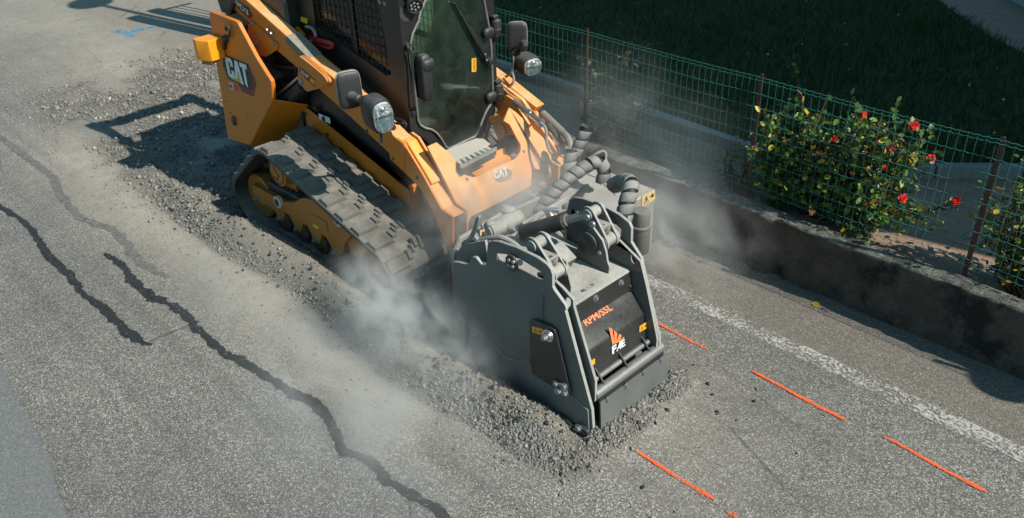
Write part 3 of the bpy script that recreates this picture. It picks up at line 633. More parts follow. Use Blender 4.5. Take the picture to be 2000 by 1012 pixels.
for px in [(1785, 245), (1819, 310), (1590, 295), (1611, 309), (1685, 226), (1739, 287), (1632, 367), (1764, 388), (1868, 392)]: rose(px, rb)
for px in [(1714, 277), (1630, 272), (1727, 328)]: rose(px, rb, .024)
mb = MB(); mb.tube(curve([at(1800, 415, 1, 5.55), at(1838, 405, 1, 5.5), at(1868, 394, 1, 5.47)], 6), .004, 5); mb.build('flower_stem', 'stem', rb)
pp = np.array([tuple(at(1800+18*k+random.gauss(0, 5), 418-6*k+random.gauss(0, 9), 1, 5.5)) for k in range(5) for _ in range(6)]); v, f = leafcloud(pp, rng.uniform(.03, .05, len(pp))); tag(nmesh('foliage', v, f, 'roseleaf', rb), kind='stuff')
d1 = [(1165, 130), (1215, 105), (1255, 150), (1262, 210), (1240, 262), (1200, 285), (1165, 262), (1150, 200)]
bb = at(1200, 285, 1, BY); shrub('sparse_shrub', 'straggly half-dry rose shrub behind the fence near the loader', (bb.x, BY, ZP), tipset(fill(d1, 34), .15), 'dry', .042, 8, 'dryleaf', sub=5, stemr=.010)
d2 = [(1400, 285), (1440, 262), (1470, 300), (1472, 360), (1440, 385), (1405, 350)]
bb = at(1440, 390, 1, BY-.1); shrub('sparse_shrub', 'small thin rose shrub with few leaves left of the big rose bush', (bb.x, BY-.1, ZP), tipset(fill(d2, 16), .10), 'dry', .036, 3, 'roseleaf', sub=3, stemr=.008)
d3 = [(1965, 330), (2030, 320), (2080, 420), (2060, 540), (1990, 560), (1945, 480), (1930, 420)]
bb = at(2010, 560, 1, BY-.1); shrub('leafy_shrub', 'dark green rose shrub cut by the right edge of the picture', (bb.x, BY-.1, ZP), tipset(fill(d3, 46), .16), 'rose', .045, 5, 'roseleaf', sub=5)
# weed tuft and a fallen leaf at the wall foot
wb = G(1518, 515); wt = thing('weed_tuft', (wb.x, wb.y, 0), 'small green weed tuft growing at the cracked wall foot', 'weed')
mb = MB()
for k in range(16):
    a = random.uniform(3.4, 6.2); L = random.uniform(.06, .15); d = Vector((math.cos(a), math.sin(a)*.7, 0)); mb.tube([wb, wb+d*L*.5+Vector((0, 0, L*.55)), wb+d*L+Vector((0, 0, L*.35))], [.003, .0025, .0008], 4)
mb.build('blades', 'grass', wt, recalc=False)
p = G(1585, 595); v, f = leafcloud(np.array([[p.x, p.y, .012]]), np.array([.06]), np.array([[1, .3, .1]])); tag(nmesh('fallen_leaf', v, f, plain('yellow_leaf', (.55, .30, .02), .6)), 'single yellow leaf lying on the asphalt near the wall', 'leaf')

# ---------------------------------------------------------------- unseen building added to shade the garden, and a gate behind the loader
M['plaster'] = painted('pale_house_plaster', (.55, .53, .48), .15, .9, side=.3); M['roof'] = plain('clay_roof', (.25, .09, .05), .85); M['pane'] = plain('dark_window_pane', (.03, .04, .045), .1)
def shade_house(name, label, blocks):
    hs = thing(name, (blocks[0][0], blocks[0][2], 0), label, 'shade_house')
    for x0, x1, y0, y1, h in blocks:
        MB().box((x0, y0, 0), (x1, y1, h)).build('walls', 'plaster', hs); MB().box((x0+.15, y0+.15, h+.002), (x1-.15, y1-.15, h+.25)).build('roof', 'roof', hs)
        for zf in np.arange(1.2, h-1.4, 3.0):
            for yk in np.arange(y0+1.2, y1-1.2, 2.6):
                f_ = MB(); f_.box((x0-.03, yk, zf), (x0+.02, yk+1.1, zf+1.4)); wn = f_.build('window', 'plaster', hs); MB().box((x0-.036, yk+.08, zf+.08), (x0-.01, yk+1.02, zf+1.32)).build('pane', 'pane', wn)
    return hs
shade_house('shade_house', 'tall pale plastered building added outside the right edge of the frame to shade the garden', [(1.6, 4.0, 7.42, 19, 9.6), (1.62, 2.6, 6.60, 7.415, 6.6)])
# pale plinth showing in the top-right corner
pl = [G(1955, -8, ZP), G(1975, 12, ZP), G(2002, 26, ZP), G(2060, 50, ZP)]
mb = MB(); pts = pl+[p+Vector((.6, 1.2, 0)) for p in reversed(pl)]; mb.plate([p for p in pts], (0, 0, 1), .35)
o = mb.build('plinth', painted('pale_blue_grey_plinth', (.30, .33, .33), .3, .9, side=.3), None, .02); tag(o, 'pale concrete plinth in the top right corner beyond the lawn', 'plinth')
gt = thing('garden_gate', (-10.7, 5.6, 0), 'dark gate with two posts behind the loader, seen by its shadow', 'gate')
for x, y, h in ((-10.4, 5.47, 2.35), (-10.9, 5.76, 2.0)): MB().box((x-.1, y-.10, 0), (x+.1, y+.10, h)).build('gate_post', 'post', gt, .01)
for k, y in enumerate((5.92, 6.02, 6.12)): MB().box((-10.95, y-.012, .1), (-10.92, y+.012, 1.9)).build('gate_bar', 'post', gt)
MB().bar((-10.93, 5.8, 1.92), (-10.93, 6.3, 1.92), .03, .04).build('gate_rail', 'post', gt)
tm = thing('shadow_mirror', (1.42, 5.50, 0), 'round convex road mirror on a pole added outside the right edge of the frame for its shadow', 'shadow caster')  # unseen mirror added to cast the oval shadow at the road edge
MB().cyl((1.45, 5.50, 0), (1.45, 5.50, 2.2), .035, 12).build('mirror_pole', 'steel', tm); MB().lathe((1.42, 5.50, 2.15), (-.9, -.3, -.1), [(0, .12), (.03, .155), (.05, .15), (.07, .09), (.08, .02)], 28).build('mirror_dish', 'chrome', tm)
ls = thing('street_lamp', (-9.0, 5.93, 0), 'slim street lamp with a round head behind the loader cab', 'street lamp')
MB().cyl((-9, 5.93, 0), (-9, 5.93, 4.7), .045, 12).build('lamp_pole', 'post', ls); MB().lathe((-9.1, 5.9, 4.75), (0, 0, 1), [(-.06, .2), (0, .33), (.06, .30), (.12, .1)], 24).build('lamp_head', 'plastic', ls)

# ================================================================== TRACK LOADER
YC = 3.90
LD = thing('track_loader', (-5.4, YC, 0), 'orange and black compact track loader with its cab facing the viewer, working in dust', 'track loader')
NY = Vector((0, -1, 0)); PX = Vector((1, 0, 0))
# ---- rubber tracks: hull of three wheels
SPR, RID, FID = (-5.79, .575, .215), (-6.20, .235, .215), (-4.50, .235, .215)
def hull_path(n=160):
    pts = []
    for cx_, cz, r in (SPR, RID, FID): pts += [(cx_+r*math.cos(a), cz+r*math.sin(a)) for a in np.linspace(0, 2*math.pi, 60, endpoint=False)]
    pts = sorted(set((round(a, 5), round(b, 5)) for a, b in pts)); cr = lambda o, a, b: (a[0]-o[0])*(b[1]-o[1])-(a[1]-o[1])*(b[0]-o[0])
    lo = []
    for p in pts:
        while len(lo) > 1 and cr(lo[-2], lo[-1], p) <= 0: lo.pop()
        lo.append(p)
    hi = []
    for p in reversed(pts):
        while len(hi) > 1 and cr(hi[-2], hi[-1], p) <= 0: hi.pop()
        hi.append(p)
    h = lo[:-1]+hi[:-1]; h = [Vector(p) for p in h]; h.append(h[0]); L = [0]
    for a, b in zip(h[:-1], h[1:]): L.append(L[-1]+(b-a).length)
    out = []; j = 0
    for k in range(n):
        s_ = L[-1]*k/n
        while L[j+1] < s_: j += 1
        out.append(h[j].lerp(h[j+1], (s_-L[j])/(L[j+1]-L[j]+1e-9)))
    return out, L[-1]
PATH, PLEN = hull_path(160)
TW = .50                                         # belt width
def make_track(y0):
    n = len(PATH); mb = MB(); vs = []; fs = []
    for i, p in enumerate(PATH):
        d = (PATH[(i+1) % n]-PATH[i-1]).normalized(); nn = Vector((d.y, -d.x))
        for off, yy in ((.010, .0), (.022, .012), (.022, TW-.012), (.010, TW), (-.018, TW), (-.018, 0)): q = p+nn*off; vs.append((q.x, y0+yy, q.y))
    for i in range(n):
        for k in range(6): a = i*6+k; b = i*6+(k+1) % 6; c_ = ((i+1) % n)*6; fs.append((a, b, c_+(k+1) % 6, c_+k))
    mb.add(vs, fs); tr = mb.build('track', 'rubber', LD, ang=50)
    # one tread lug (pads staggered across the belt), then copies round the loop
    NL = 26; pitch = PLEN/NL; lug = None
    def chamf(mb, x0, x1, y0_, y1_, h, t_=.012): mb.add([(x0, y0_, 0), (x1, y0_, 0), (x1, y1_, 0), (x0, y1_, 0), (x0+t_, y0_+t_*.6, h), (x1-t_, y0_+t_*.6, h), (x1-t_, y1_-t_*.6, h), (x0+t_, y1_-t_*.6, h)], [(3, 2, 1, 0), (4, 5, 6, 7), (0, 1, 5, 4), (1, 2, 6, 5), (2, 3, 7, 6), (3, 0, 4, 7)])
    for k in range(NL):
        s_ = (k+.3)/NL*n; i = int(s_) % n; p = PATH[i].lerp(PATH[(i+1) % n], s_-int(s_)); d = (PATH[(i+2) % n]-PATH[i-2]).normalized(); nn = Vector((d.y, -d.x))
        if lug is None:
            mb = MB(); P2 = pitch
            chamf(mb, -.060, .050, .008, .185, .022); chamf(mb, -.020, .062, .188, .235, .022); chamf(mb, .018, .088, .238, .268, .022)
            chamf(mb, -.060+P2/2-.02, .050+P2/2-.02, TW-.185, TW-.008, .022); chamf(mb, P2/2-.05, P2/2+.03, TW-.232, TW-.19, .022)
            me0 = mb.build('lug', 'lug', None, recalc=True); me0.parent = tr; lug = me0
            o = lug
        else:
            o = lug.copy(); C.objects.link(o); o.parent = tr
        base = Vector(LD['_b']); rot = Matrix(((d.x, 0, nn.x), (0, 1, 0), (d.y, 0, nn.y))).to_4x4()
        o.matrix_local = Matrix.Translation(Vector((p.x+nn.x*.020, y0, p.y+nn.y*.020))-base) @ rot
    return tr
TR0 = 2.905
trk = make_track(TR0)
t2_ = trk.copy(); C.objects.link(t2_); t2_.parent = LD; t2_.location = (0, 2*YC-2*TR0-TW, 0)
for ch in list(trk.children): c2_ = ch.copy(); C.objects.link(c2_); c2_.parent = t2_
# ---- undercarriage, right side
z3 = zc(420, 220, 2.976); TY = 2.985
bz = [(-5.86, .165), (-5.60, .165), (-5.34, .165), (-5.08, .165)]
top = [(p.x, p.z) for p in aY([z3(*q) for q in [(215, 418), (345, 490), (400, 520), (455, 522), (505, 496), (560, 505), (690, 590), (790, 665), (815, 690)]], TY)]
low = [(-4.93, .30), (-4.97, .20)]
for k, (bx_, bz_) in enumerate(reversed(bz)):
    low += [(bx_+.055, bz_-.005), (bx_+.02, bz_-.035), (bx_-.03, bz_-.035), (bx_-.055, bz_+.03), (bx_-.10, bz_+.085), (bx_-.16, bz_+.085)]
low = low[:-2]+[(-5.98, .22), (-6.10, .20), (-6.22, .19), (-6.25, .23)]
MBp = MB(); MBp.plate(xz(top+low, TY), (0, 1, 0), .05); MBp.plate(xz(arc(-4.62, .26, .14, -2.6, 1.9, 10)+[(-4.95, .42), (-4.92, .20)], TY+.03), (0, 1, 0), .05); fr = MBp.build('track_frame', 'yellow_track', LD, .005)
MB().box((-6.05, TY+.05, .28), (-4.85, TY+.30, .42)).build('frame_beam', 'black', fr, .01)
for bx_, bz_ in bz+[(-6.19, .225), (-4.76, .165)]: MB().hexbolt((bx_, TY, bz_), NY, .017, .03).build('bolt', 'bolt', fr)
for q in [(360, 522), (708, 627)]:
    p = at(*z3(*q), 1, TY-.02); mb = MB(); mb.tube_exact([p+Vector((0, .03, 0)), p, p+Vector((0, -.003, 0)), p+Vector((0, -.003, 0))], [.052, .052, .046, .030], NY*-1, 24); mb.build('pivot_ring', 'print_faded', fr); MB().lathe(p, NY, [(-.02, .034), (.004, .032), (.008, .012)], 16).build('pivot_cap', 'black', fr)
mb = MB(); mb.tube([at(*z3(*q), 1, TY-.001) for q in [(560, 587), (645, 632), (658, 690)]], .004, 5); mb.build('seam', 'black', fr)
MB().box((-5.34, TY-.0015, .285), (-5.27, TY, .31)).build('decal', 'sticker_yellow', fr)
for bx_, bz_ in bz+[(-4.78, .165)]:
    mb = MB(); mb.lathe((bx_, TY+.015, bz_-.035), (0, 1, 0), [(0, .03), (.006, .085), (.012, .105), (.07, .108), (.085, .09), (.20, .09), (.215, .108), (.27, .108)], 28); mb.build('road_wheel', 'roller', LD)
for cx_, cz, r in (RID, FID):
    mb = MB(); mb.lathe((cx_, TY+.035, cz-.005), (0, 1, 0), [(0, .05), (.02, .07), (.012, r-.06), (0, r-.035), (.01, r-.022), (.10, r-.025), (.14, r-.06), (.24, r-.06), (.26, r-.025), (.3, r-.025)], 40); mb.build('idler', 'yellow_track', LD)
sp_o = [(SPR[0]+(.185 if k % 2 else .150)*math.cos(2*math.pi*(k+.5*(j))/30), SPR[1]+(.185 if k % 2 else .150)*math.sin(2*math.pi*(k+.5*j)/30)) for k in range(30) for j in (0, 1)]
mb = MB(); mb.plate(xz(sp_o, TY+.10), (0, 1, 0), .05); mb.lathe((SPR[0], TY+.10, SPR[1]), (0, 1, 0), [(-.03, .09), (0, .12), (.3, .12)], 28); sp_ob = mb.build('sprocket', 'yellow_track', LD, .003)
cp = at(540, 337, 1, TY); mb = MB(); mb.lathe(cp, (0, 1, 0), [(0, .10), (.008, .118), (.022, .120), (.12, .120)], 36); cap = mb.build('sprocket_cap', 'yellow_track', sp_ob)
mb = MB(); mb.tube([cp+Vector((.098*math.cos(a), -.003, .098*math.sin(a))) for a in np.linspace(0, 6.283, 33)], .004, 5, False)
for dx, dz, a0, a1, r in ((0, .035, .5, 4.9, .032), (-.02, -.03, -2.6, 1.6, .036), (.03, -.045, 1, 4, .025)): mb.tube([cp+Vector((dx+r*math.cos(a), -.002, dz+r*math.sin(a))) for a in np.linspace(a0, a1, 14)], .003, 5)
mb.build('cap_emblem', 'roller', sp_ob)
# the drive lugs inside the belt
mb = MB()
for k in range(26):
    s_ = (k+.1)/26*len(PATH); i = int(s_) % len(PATH); p = PATH[i]; d = (PATH[(i+2) % len(PATH)]-PATH[i-2]).normalized(); nn = Vector((d.y, -d.x))
    q = p-nn*.016; c0 = Vector((q.x, TR0+.20, q.y)); tt = Vector((d.x, 0, d.y)); n3_ = Vector((nn.x, 0, nn.y)); mb.add([c0+tt*(.022*i_)+Vector((0, yy, 0))-n3_*h_ for yy in (0, .10) for i_, h_ in ((-1, 0), (1, 0), (.6, .045), (-.6, .045))], [(0, 1, 2, 3), (7, 6, 5, 4), (0, 4, 5, 1), (1, 5, 6, 2), (2, 6, 7, 3), (3, 7, 4, 0)])
mb.build('drive_lugs', 'rubber', trk)

# ---- hull
HY = 3.42
hul = [(p.x, p.z) for p in aY([(598, 208), (640, 240), (735, 318), (800, 372), (868, 432)], HY)]
body = [(-6.45, .42), (-6.3, .25), (-4.80, .25), (-4.66, .42), (-4.66, .70)]+[hul[3], hul[2], hul[1], hul[0], (-5.75, .98), (-6.3, .95)]
MB().plate(xz(body, HY), (0, 1, 0), .94).build('hull', 'yellow', LD, .012)
blk = [(p.x, p.z) for p in aY([(560, 120), (640, 175), (735, 245), (790, 330), (806, 352), (798, 366), (735, 312), (640, 236), (600, 204)], HY+.03)]
MB().plate(xz(blk+[(-5.9, .98), (-5.9, 1.2)], HY+.03), (0, 1, 0), .86).build('side_cover', 'black', LD, .006)
for q, r in [((616, 212), .017), ((632, 232), .013), ((640, 262), .010), ((668, 292), .010), ((603, 206), .008), ((598, 222), .008)]: p = at(*q, 1, HY); MB().hexbolt(p, NY, r, .012).build('bolt', 'black', LD)
for q in [(628, 229), (640, 234)]:
    p = at(*q, 1, HY); MB().box((p.x-.035, HY-.002, p.z-.025), (p.x+.035, HY, p.z+.025)).build('sticker', 'white', LD)
# rear engine body between the towers
MB().plate(xz([(-6.95, .55), (-6.95, 1.55), (-6.75, 1.78), (-5.95, 1.86), (-5.95, .6)], 3.40), (0, 1, 0), .98).build('engine_cover', 'black', LD, .02)
MB().plate(xz([(-6.9, 1.80), (-6.1, 1.875), (-6.1, 1.89), (-6.9, 1.815)], 3.5), (0, 1, 0), .8).build('engine_lid', 'grip', LD, .006)
# orange inner tower plate beside the cab
z1 = zc(370, 0, 6.748); ip = aY([z1(*q) for q in [(900, -60), (1000, 40), (1100, 50), (1190, 85), (1310, 125), (1345, 200), (1370, 330), (1500, 470), (1560, 640), (1200, 500), (800, 200)]], 3.46)
ipl = MB().plate(ip, (0, 1, 0), .03).build('tower_plate', 'yellow', LD, .004)
p = at(*z1(1280, 205), 1, 3.46); MB().lathe(p, NY, [(0, .035), (.012, .035), (.02, .02)], 20).build('pin', 'steel', ipl)
for q in [(1110, 100), (1170, 145)]: MB().hexbolt(at(*z1(*q), 1, 3.46), NY, .012, .01).build('bolt', 'steel', ipl)

# ---- tail panels (towers)
TLY = 3.17
tp_px = [(408, 22), (430, 30), (459, 41), (464, 45), (468, 53), (500, 113), (522, 148), (529, 158), (531, 170), (532, 193), (529, 203), (516, 228), (489, 284), (470, 279), (445, 272), (420, 111)]
tpp = aY(tp_px, TLY); TL = MB().plate(tpp, (0, 1, 0), .035).build('tail_panel', 'yellow', LD, .006)
MB().plate([p+Vector((0, 2*(YC-TLY)-.035, 0)) for p in tpp], (0, 1, 0), .035).build('tail_panel', 'yellow', LD, .006)
MB().plate(aY([(436, 60), (470, 75), (500, 140), (518, 160), (520, 200), (488, 262), (446, 252)], TLY+.036), (0, 1, 0), .22).build('tail_box', 'black', TL, .01)
MB().plate([at(516, 228, 1, TLY), at(532, 195, 1, TLY), at(600, 205, 1, HY), at(560, 300, 1, HY), at(489, 284, 1, TLY)], (0, 1, 0), .02).build('rear_guard', 'yellow', LD, .004)
z2 = zc(420, 80, 6.748)
def on_tail(pl, off): return [p+NY*off for p in aY([z2(*q) for q in pl], TLY)]
mb = MB(); flat(mb, on_tail([(100, 160), (445, 298), (556, 550), (524, 752), (345, 672), (298, 565), (175, 506), (108, 335)], .0015), NY, 0); bd = mb.build('badge', 'decal_yellow', TL, recalc=False)
mb = MB(); flat(mb, on_tail([(104, 166), (442, 304), (550, 552), (516, 742), (352, 668), (304, 562), (178, 502), (111, 333)], .0025), NY, 0); mb.build('badge_border', 'decal_red', bd, recalc=False)
mb = MB(); flat(mb, on_tail([(104, 166), (430, 300), (500, 535), (482, 652), (412, 628), (350, 600), (304, 562), (178, 502), (111, 333)], .0035), NY, 0); mb.build('badge_ground', 'decal_black', bd, recalc=False)
mb = MB(); flat(mb, on_tail([(215, 497), (292, 408), (396, 582)], .0045), NY, 0); mb.build('badge_triangle', 'decal_yellow', bd, recalc=False)
def letters(mb, o, U, V, n, off, gap=.06):      # the three block letters, unit-height shapes
    Cc = [(.10, 0), (0, .12), (0, .88), (.10, 1), (.48, 1), (.58, .88), (.58, .60), (.37, .60), (.37, .80), (.23, .80), (.23, .20), (.37, .20), (.37, .40), (.58, .40), (.58, .12), (.48, 0)]
    A = [(0, .06), (.20, 1), (.44, 1), (.66, -.10), (.45, -.10), (.33, .56), (.21, .06)]; T = [(0, 1), (.58, 1), (.58, .78), (.40, .78), (.40, -.16), (.20, -.02), (.20, .78), (0, .78)]
    x = 0
    for L, wd in ((Cc, .58), (A, .56), (T, .58)): mb.plate([Vector(o)+Vector(U)*(x+a)+Vector(V)*b+Vector(n)*off for a, b in L], n, .0015); x += wd+gap*.6
o_, ur, vt = on_tail([(178, 490), (435, 560), (108, 180)], 0)
U_ = (on_tail([(425, 305)], 0)[0]-on_tail([(112, 180)], 0)[0])/1.79; V_ = (on_tail([(118, 178)], 0)[0]-on_tail([(178, 492)], 0)[0])
mb = MB(); letters(mb, o_+U_*.09+V_*.10, U_*.90, V_*.84, NY, .006); mb.build('badge_letters', 'white', bd, recalc=False)
st = MB(); flat(st, on_tail([(188, 543), (300, 585), (312, 675), (200, 630)], .002), NY, 0); stk = st.build('sticker', 'white', TL, recalc=False)
st = MB(); flat(st, on_tail([(240, 564), (300, 586), (311, 672), (248, 648)], .003), NY, 0); st.build('sticker_print', 'sticker_red', TL, recalc=False)
ctr = on_tail([(216, 598)], .004)[0]; st = MB(); st.tube([ctr+Vector((.018*math.cos(a), 0, .018*math.sin(a))) for a in np.linspace(0, 6.283, 17)], .003, 5, False); st.tube([ctr+Vector((-.012, 0, .012)), ctr+Vector((.012, 0, -.012))], .003, 5); st.build('sticker_sign', 'sticker_red', TL)
mb = MB(); mb.tube(curve([at(*z1(*q), 1, TLY-.02) for q in [(490, 410), (478, 370), (500, 345), (525, 375), (530, 430), (515, 490)]], 5), .010, 7); mb.lathe(at(*z1(490, 510), 1, TLY), NY, [(0, .034), (.03, .03), (.045, .018)], 14); mb.build('latch_hook', 'plastic', TL)
mb = MB(); mb.bar(at(*z1(475, 470), 1, TLY-.015), at(*z1(460, 650), 1, TLY-.015), .02, .02); mb.build('hinge_bar', 'black', TL)
p = at(457, 236, 1, TLY-.008); mb = MB(); mb.superell(p, Vector((.022, 0, 0)), Vector((0, .02, 0)), Vector((0, 0, .045)), .8, 14, 8); mb.build('hole_plug', 'roller', TL)
for q in [(442, 198), (484, 228), (450, 221)]: MB().lathe(at(*q, 1, TLY), NY, [(0, .008), (.004, .006)], 8).build('bolt', 'black', TL)
# amber box guard sticking out from the tail panel
tq = [z1(*q) for q in [(400, 494), (245, 545), (65, 525), (35, 512)]]; y1_, y2_ = TLY-.02, TLY-.19
zt = at(*z1(400, 494), 1, y1_).z
Pn = [on(*q, (0, 0, zt), (0, 0, 1)) for q in [z1(425, 488), z1(245, 545), z1(72, 530), z1(36, 510), z1(290, 440)]]
MB().plate(Pn, (0, 0, -1), .168).build('lamp_guard', 'amber', TL, .005)
pb = [p+Vector((0, 0, -.168)) for p in Pn]; MB().plate([pb[2].lerp(pb[1], .15), pb[2].lerp(pb[1], .9), pb[4].lerp(pb[0], .5), pb[3].lerp(pb[4], .4)], (0, 0, -1), .03).build('guard_foot', 'roller', TL, .004)

# ---- lift arms
AY = 3.30; AT = .11
up_px = [(447, -22), (481, 0), (553, 64), (601, 111), (654, 154), (700, 197), (756, 252)]
lo_px = [(762, 300), (751, 289), (690, 232), (623, 172), (582, 132), (543, 99), (488, 44), (444, 6)]
arm_xz = [(-7.12, 2.02), (-7.10, 2.20), (-6.95, 2.20)]+[(p.x, p.z) for p in aY(up_px+[(774, 270), (786, 279), (792, 288), (790, 335)]+lo_px, AY)]
def mirror_y(v, th): return 2*YC-v-th
AR = MB().plate(xz(arm_xz, AY), (0, 1, 0), AT).build('lift_arm', 'yellow_dusty', LD, .008)
ALm = MB().plate(xz(arm_xz, mirror_y(AY, AT)), (0, 1, 0), AT).build('lift_arm', 'yellow_dusty', LD, .008)
# side skin of clean paint on the outer faces
inner = lambda L, k: L
MB().plate(xz(arm_xz, AY-.004), (0, 1, 0), .0035).build('arm_side', 'yellow', AR)
# front leg: outer plate, bright pad, recessed strip, inner plate
lp = [(774, 270), (788, 280), (825, 341), (862, 409), (884, 424), (884, 505), (866, 470), (848, 418), (819, 366), (793, 340), (762, 311), (760, 298), (748, 282)]
leg_xz = [(p.x, p.z) for p in aY(lp, AY)]
def front_leg(y0, s, par, mat='yellow'):
    MB().plate(xz(leg_xz, y0), (0, s, 0), .018).build('leg_plate', mat, par, .003)
    strip = [leg_xz[0], leg_xz[1], leg_xz[2], leg_xz[3], leg_xz[4]]
    a = [Vector((x-.012, y0+s*.018, z-.016)) for x, z in strip]; b = [p+Vector((0, s*.10, 0)) for p in a]
    mb = MB()
    for i in range(4): mb.add([a[i], a[i+1], b[i+1], b[i], a[i]+Vector((-.05, 0, -.03)), a[i+1]+Vector((-.05, 0, -.03)), b[i+1]+Vector((-.05, 0, -.03)), b[i]+Vector((-.05, 0, -.03))], [(0, 1, 2, 3), (7, 6, 5, 4), (0, 4, 5, 1), (2, 6, 7, 3), (1, 5, 6, 2), (3, 7, 4, 0)])
    mb.build('leg_channel', 'yellow_dusty', par)
    pa = [Vector(a[1]).lerp(a[0], .6), a[1], a[2], a[2].lerp(a[3], .30)]; mb = MB(); up_ = Vector((.028, 0, .018))
    L_ = [p+Vector((0, s*.006, 0)) for p in pa]; R_ = [p+Vector((0, s*.086, 0)) for p in pa]; vs = []
    for l_, r_ in zip(L_, R_): vs += [l_, l_+up_, r_+up_, r_]
    fs = []
    for i in range(3):
        for k in range(4): fs.append((i*4+k, i*4+(k+1) % 4, i*4+4+(k+1) % 4, i*4+4+k))
    fs += [(3, 2, 1, 0), (12, 13, 14, 15)]; mb.add(vs, fs); mb.build('leg_pad', 'pad', par, .008)
    MB().plate(xz(leg_xz, y0+s*.13), (0, s, 0), .018).build('leg_plate', 'yellow_dusty', par, .003)
M['pad'] = painted('bright_arm_pad_paint', (.92, .33, .006), .6, .45, cut=(.52, .60), side=.2, scale=9, dcol=(.48, .42, .35))
front_leg(AY, 1, AR); front_leg(2*YC-AY, -1, ALm, 'yellow_dusty')
MB().plate(aY([(862, 410), (884, 424), (884, 512), (868, 475), (850, 430)], AY+.02), (0, 1, 0), .11).build('leg_foot', 'roller', AR, .004)
# decal plate, model number, bolted plate, bracket, grip tape
z1d = lambda pl, off: [p+NY*off for p in aY([z1(*q) for q in pl], AY-.004)]
mb = MB(); flat(mb, z1d([(440, -70), (560, -40), (782, 100), (838, 200), (808, 248), (765, 222), (560, 30)], .002), NY, 0); dp = mb.build('model_plate', 'decal_red', AR, recalc=False)
mb = MB(); flat(mb, z1d([(440, -65), (560, -36), (770, 104), (800, 195), (765, 222), (560, 30)], .003), NY, 0); mb.build('model_plate_ground', 'decal_black', AR, recalc=False)
o3 = z1d([(520, -22), (790, 214), (512, -130)], .004)
text('model_number', '289D3', o3[0], o3[1]-o3[0], z1d([(766, 128)], 0)[0]-z1d([(776, 206)], 0)[0], NY, 'white', AR, .022)
bp = [p+NY*.012 for p in aY([z1(*q) for q in [(790, 318), (830, 300), (880, 318), (1160, 560), (1182, 600), (1165, 655), (1030, 745), (960, 735), (800, 590), (785, 480)]], AY-.004)]
bpo = MB().plate(bp, (0, 1, 0), .012).build('bolted_plate', 'yellow', AR, .003)
for q in [(838, 316), (1025, 393), (883, 465), (973, 468), (1077, 440), (925, 565), (865, 585), (902, 608), (1112, 565), (830, 490)]: MB().hexbolt(at(*z1(*q), 1, AY-.016), NY, .013, .010).build('bolt', 'bolt', bpo)
brk = aY([z2(*q) for q in [(1120, 195), (1150, 200), (1400, 400), (1490, 500), (1510, 550), (1480, 590), (1380, 628), (1215, 674), (1180, 650), (1095, 540), (1085, 470), (1095, 300)]], AY-.03)
bro = MB().plate(brk, (0, 1, 0), .03).build('arm_bracket', 'yellow', AR, .006)
bk = lambda pl, off: [p+NY*off for p in aY([z2(*q) for q in pl], AY-.03)]
mb = MB(); flat(mb, bk([(1125, 340), (1325, 515), (1318, 612), (1112, 415)], .002), NY, 0); mb.build('decal', 'decal_red', bro, recalc=False)
mb = MB(); flat(mb, bk([(1262, 480), (1320, 525), (1315, 580), (1255, 530)], .003), NY, 0); mb.build('decal', 'sticker', bro, recalc=False)
b4 = bk([(1128, 412), (1235, 500), (1138, 368)], .004); text('decal_text', 'XHP', b4[0], b4[1]-b4[0], b4[2]-b4[0], NY, 'white', bro, .012)
p = at(*z2(1130, 537), 1, AY-.03); MB().lathe(p, NY, [(0, .030), (.006, .030), (.010, .022), (.012, .012)], 18).build('pin', 'bolt', bro)
mb = MB(); mb.tube(curve([p_+NY*.004 for p_ in bk([(1130, 205), (1200, 255), (1400, 420), (1475, 500), (1485, 535)], 0)], 5), .006, 6); mb.build('edge_trim', 'yellow_dusty', bro)
def toptape(q0, q1):
    a0, a1 = at(*q0, 1, AY), at(*q1, 1, AY); dx = (a1-a0).normalized(); nn = Vector((-dx.z, 0, dx.x)); nn = nn if nn.z > 0 else -nn; mb = MB()
    vs = [];
    for a in (a0, a1):
        for y, h in ((-.006, -.055), (-.006, .004), (AT+.004, .004), (AT+.004, -.02)): vs.append(a+Vector((0, y, 0))+nn*h)
    mb.add(vs, [(0, 1, 5, 4), (1, 2, 6, 5), (2, 3, 7, 6)]); return mb.build('grip_tape', 'grip', AR, recalc=True)
toptape((560, 70), (604, 114))
for q in [(717, 255), (768, 310), (814, 347)]: MB().lathe(at(*q, 1, AY-.004), NY, [(0, .014), (.003, .012), (.004, .006)], 12).build('bolt', 'black', AR)
# cross tube joining the arms at the rear
MB().box((-7.10, AY+.112, 2.05), (-6.98, 2*YC-AY-.112, 2.17)).build('cross_tube', 'yellow', LD)
MB().plate(aY([(420, -45), (447, -30), (452, 0), (450, 30), (432, 24), (424, 0)], 3.26), (0, 1, 0), .06).build('arm_link', 'black', LD, .008)
# lift cylinder and hoses in the gap
a, b = at(528, 222, 1, 3.30), at(596, 166, 1, 3.36); mb = MB(); mb.cyl(a, a.lerp(b, .8), .055); mb.cyl(a.lerp(b, .8), b, .062); mb.build('lift_cylinder', 'black', LD)
MB().cyl(at(525, 200, 1, 3.26), at(584, 150, 1, 3.30), .011).build('cylinder_pipe', 'steel', LD)
for k, px in enumerate([[(505, 110), (540, 128), (575, 132), (592, 128)], [(520, 135), (545, 155), (562, 165), (575, 160)], [(512, 120), (538, 142), (556, 168), (548, 182)]]): MB().tube(curve([at(*q, 1, 3.36) for q in px], 6), .015, 8).build('hose', 'hosedark', LD)
